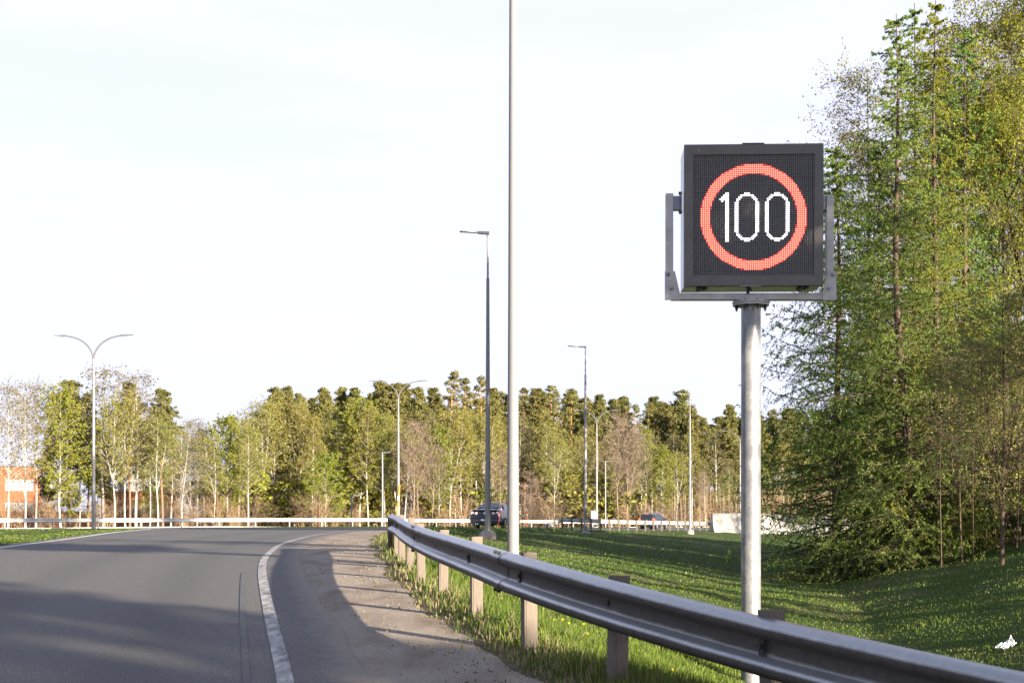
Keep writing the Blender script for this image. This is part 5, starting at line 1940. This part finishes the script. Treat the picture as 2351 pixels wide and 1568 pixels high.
rng = np.random.default_rng(77)
N = 720000
u = rng.random(N)
Yb = 3.0 / (1 - u * (1 - 3.0 / 105.0))           # more blades close by
tmin, tmax = -.37, .385
Xb = rng.uniform(tmin, tmax, N) * Yb
gl = Xb < Ex(Yb) - .02 + .15 * patch(Xb, Yb, 2, 3)
gr = Xb > gravel_out(Yb) - .55 + .25 * patch(Xb, Yb, 1.2, 4)
keep = (gl & (Yb > 28) & (Yb < 104) & (main_q(Xb, Yb) < .5)) | (gr & (Yb < 112) & (Yb > 2.6) & (Xb < I(Yb, XV_TAB) + 9))
# hidden under the near beam or in bare ground by the shoulder: thin out
edge = np.where(gr, Xb - gravel_out(Yb), 9)
keep &= rng.random(N) < np.where(gr, np.clip(edge / .9 + .12, .035, 1), 1)
Xb, Yb, edge = Xb[keep], Yb[keep], edge[keep]
near = np.clip(1 - (edge - .2) / 2.2, 0, 1)
dist = np.maximum(Yb, 5)
dry = patch(Xb, Yb, 6, 5) + .6 * patch(Xb, Yb, 1.3, 6)
pdry = np.clip(.05 + .14 * dry + .55 * np.clip(1 - edge / .8, 0, 1), .02, .8)
pdry = np.where((near < .02) & (Xb < I(Yb, XV_TAB) - 1), pdry * .35, pdry)
isdry = rng.random(len(Xb)) < pdry
val = np.where(isdry, rng.uniform(.72, 1.0, len(Xb)), np.clip(rng.uniform(.02, .62, len(Xb)) + .1 * patch(Xb, Yb, 3, 8), 0, .68))
h = rng.uniform(.04, .095, len(Xb)) + near * rng.uniform(.02, .16, len(Xb)) * np.clip((edge - .1) / .4, 0, 1)
h *= np.where(edge < .05, .55, 1)
h = np.where((Yb > 18) & (near < .05), h * .62, h)
h *= np.where(isdry, .85, 1.0) * (1 + .25 * patch(Xb, Yb, 2.2, 9))
w = np.clip(.0016 + .00036 * dist, .0036, .03) * rng.uniform(.7, 1.3, len(Xb))
gb = blades(Xb, Yb, np.clip(h, .03, .5), w, val, rng)
o = obj("grass", gb, M_BLADE, None, values=True)
tag(o, "green verge grass with dry straw tufts beside the shoulder and down the bank", "grass", kind='stuff')

# pebbles and clods on the shoulder
n = 420
yy = 6.5 + 26 * rng.random(n) ** 1.6
x0_, x1_ = Ax(yy), gravel_out(yy)
xx = x0_ + (x1_ - x0_) * rng.beta(1.6, 1.2, n) + rng.normal(size=n) * .04
sz_ = .003 + .012 * rng.random(n) ** 5 + .0002 * yy
pb = MB()
oct_ = np.array([(1, 0, 0), (0, 1, 0), (-1, 0, 0), (0, -1, 0), (0, 0, .7), (0, 0, -.6)], dtype=float)
tri_ = np.array([(0, 1, 4), (1, 2, 4), (2, 3, 4), (3, 0, 4), (1, 0, 5), (2, 1, 5), (3, 2, 5), (0, 3, 5)])
jit = rng.uniform(.6, 1.3, (n, 6, 1))
V = (oct_[None] * jit * sz_[:, None, None]) + np.stack([xx, yy, G(xx, yy) + .006 + sz_ * .3], 1)[:, None, :]
pb.add(V.reshape(-1, 3), None, (np.arange(n)[:, None, None] * 6 + tri_[None]).reshape(-1, 3))
o = obj("gravel", pb, plain("clod", (.22, .18, .15), .95, 0, .1, .5, 3))
tag(o, "small stones and clods of earth scattered over the dusty shoulder", "gravel", kind='stuff')

# yellow dandelions in the lit grass
n = 16
fy = rng.uniform(8.5, 19, n)
fx = I(fy, R_TAB) + rng.uniform(.7, 2.2, n)
fb = MB()
for X_, Y_ in zip(fx, fy):
    z_ = gz(X_, Y_) + rng.uniform(.10, .2)
    fb.tube([(X_, Y_, z_ - .004), (X_, Y_, z_ + .012)], [.006, .014], 8, cap=True)
o = obj("dandelions", fb, plain("dandelion_yellow", (.70, .52, .03), .6))
tag(o, "small yellow dandelion heads scattered in the grass behind the near guardrail", "flowers", kind='stuff')

# crumpled white bag lying in the grass
bagY = 20.0
bagX = along(2309, bagY)
bb = MB()
nu, nv = 30, 14
uu, vv = np.meshgrid(np.linspace(0, 1, nu), np.linspace(0, 1, nv), indexing='ij')
ang = vv * 2 * np.pi
rad_ = .07 * np.sin(np.pi * np.clip(uu, .02, .98)) ** .6 * (1 + .55 * np.sin(uu * 19 + ang * 2) * np.sin(ang * 3 + uu * 9)) * (1 + .5 * (uu > .6) * np.sin(uu * 25))
bxs = (uu - .5) * .36
bys = rad_ * np.cos(ang) * 1.1
bzs = .075 + rad_ * np.sin(ang) * .95 + .13 * np.exp(-((uu - .72) / .07) ** 2) * np.clip(np.sin(ang), 0, 1) + .09 * uu
i, j = np.meshgrid(np.arange(nu - 1), np.arange(nv - 1), indexing='ij')
i, j = i.ravel(), j.ravel()
bb.add(np.stack([bxs, bys, bzs], -1).reshape(-1, 3), np.stack([i * nv + j, i * nv + j + 1, (i + 1) * nv + j + 1, (i + 1) * nv + j], 1))
bag = obj("plastic_bag", bb, plain("white_plastic_film", (.74, .77, .78), .35, 0, .5, .03), None)
bag.location = (bagX, bagY, gz(bagX, bagY) - .02)
bag.scale = (.82, .82, .68)
tag(bag, "crumpled white plastic bag lying in the grass at the lower right", "bag")
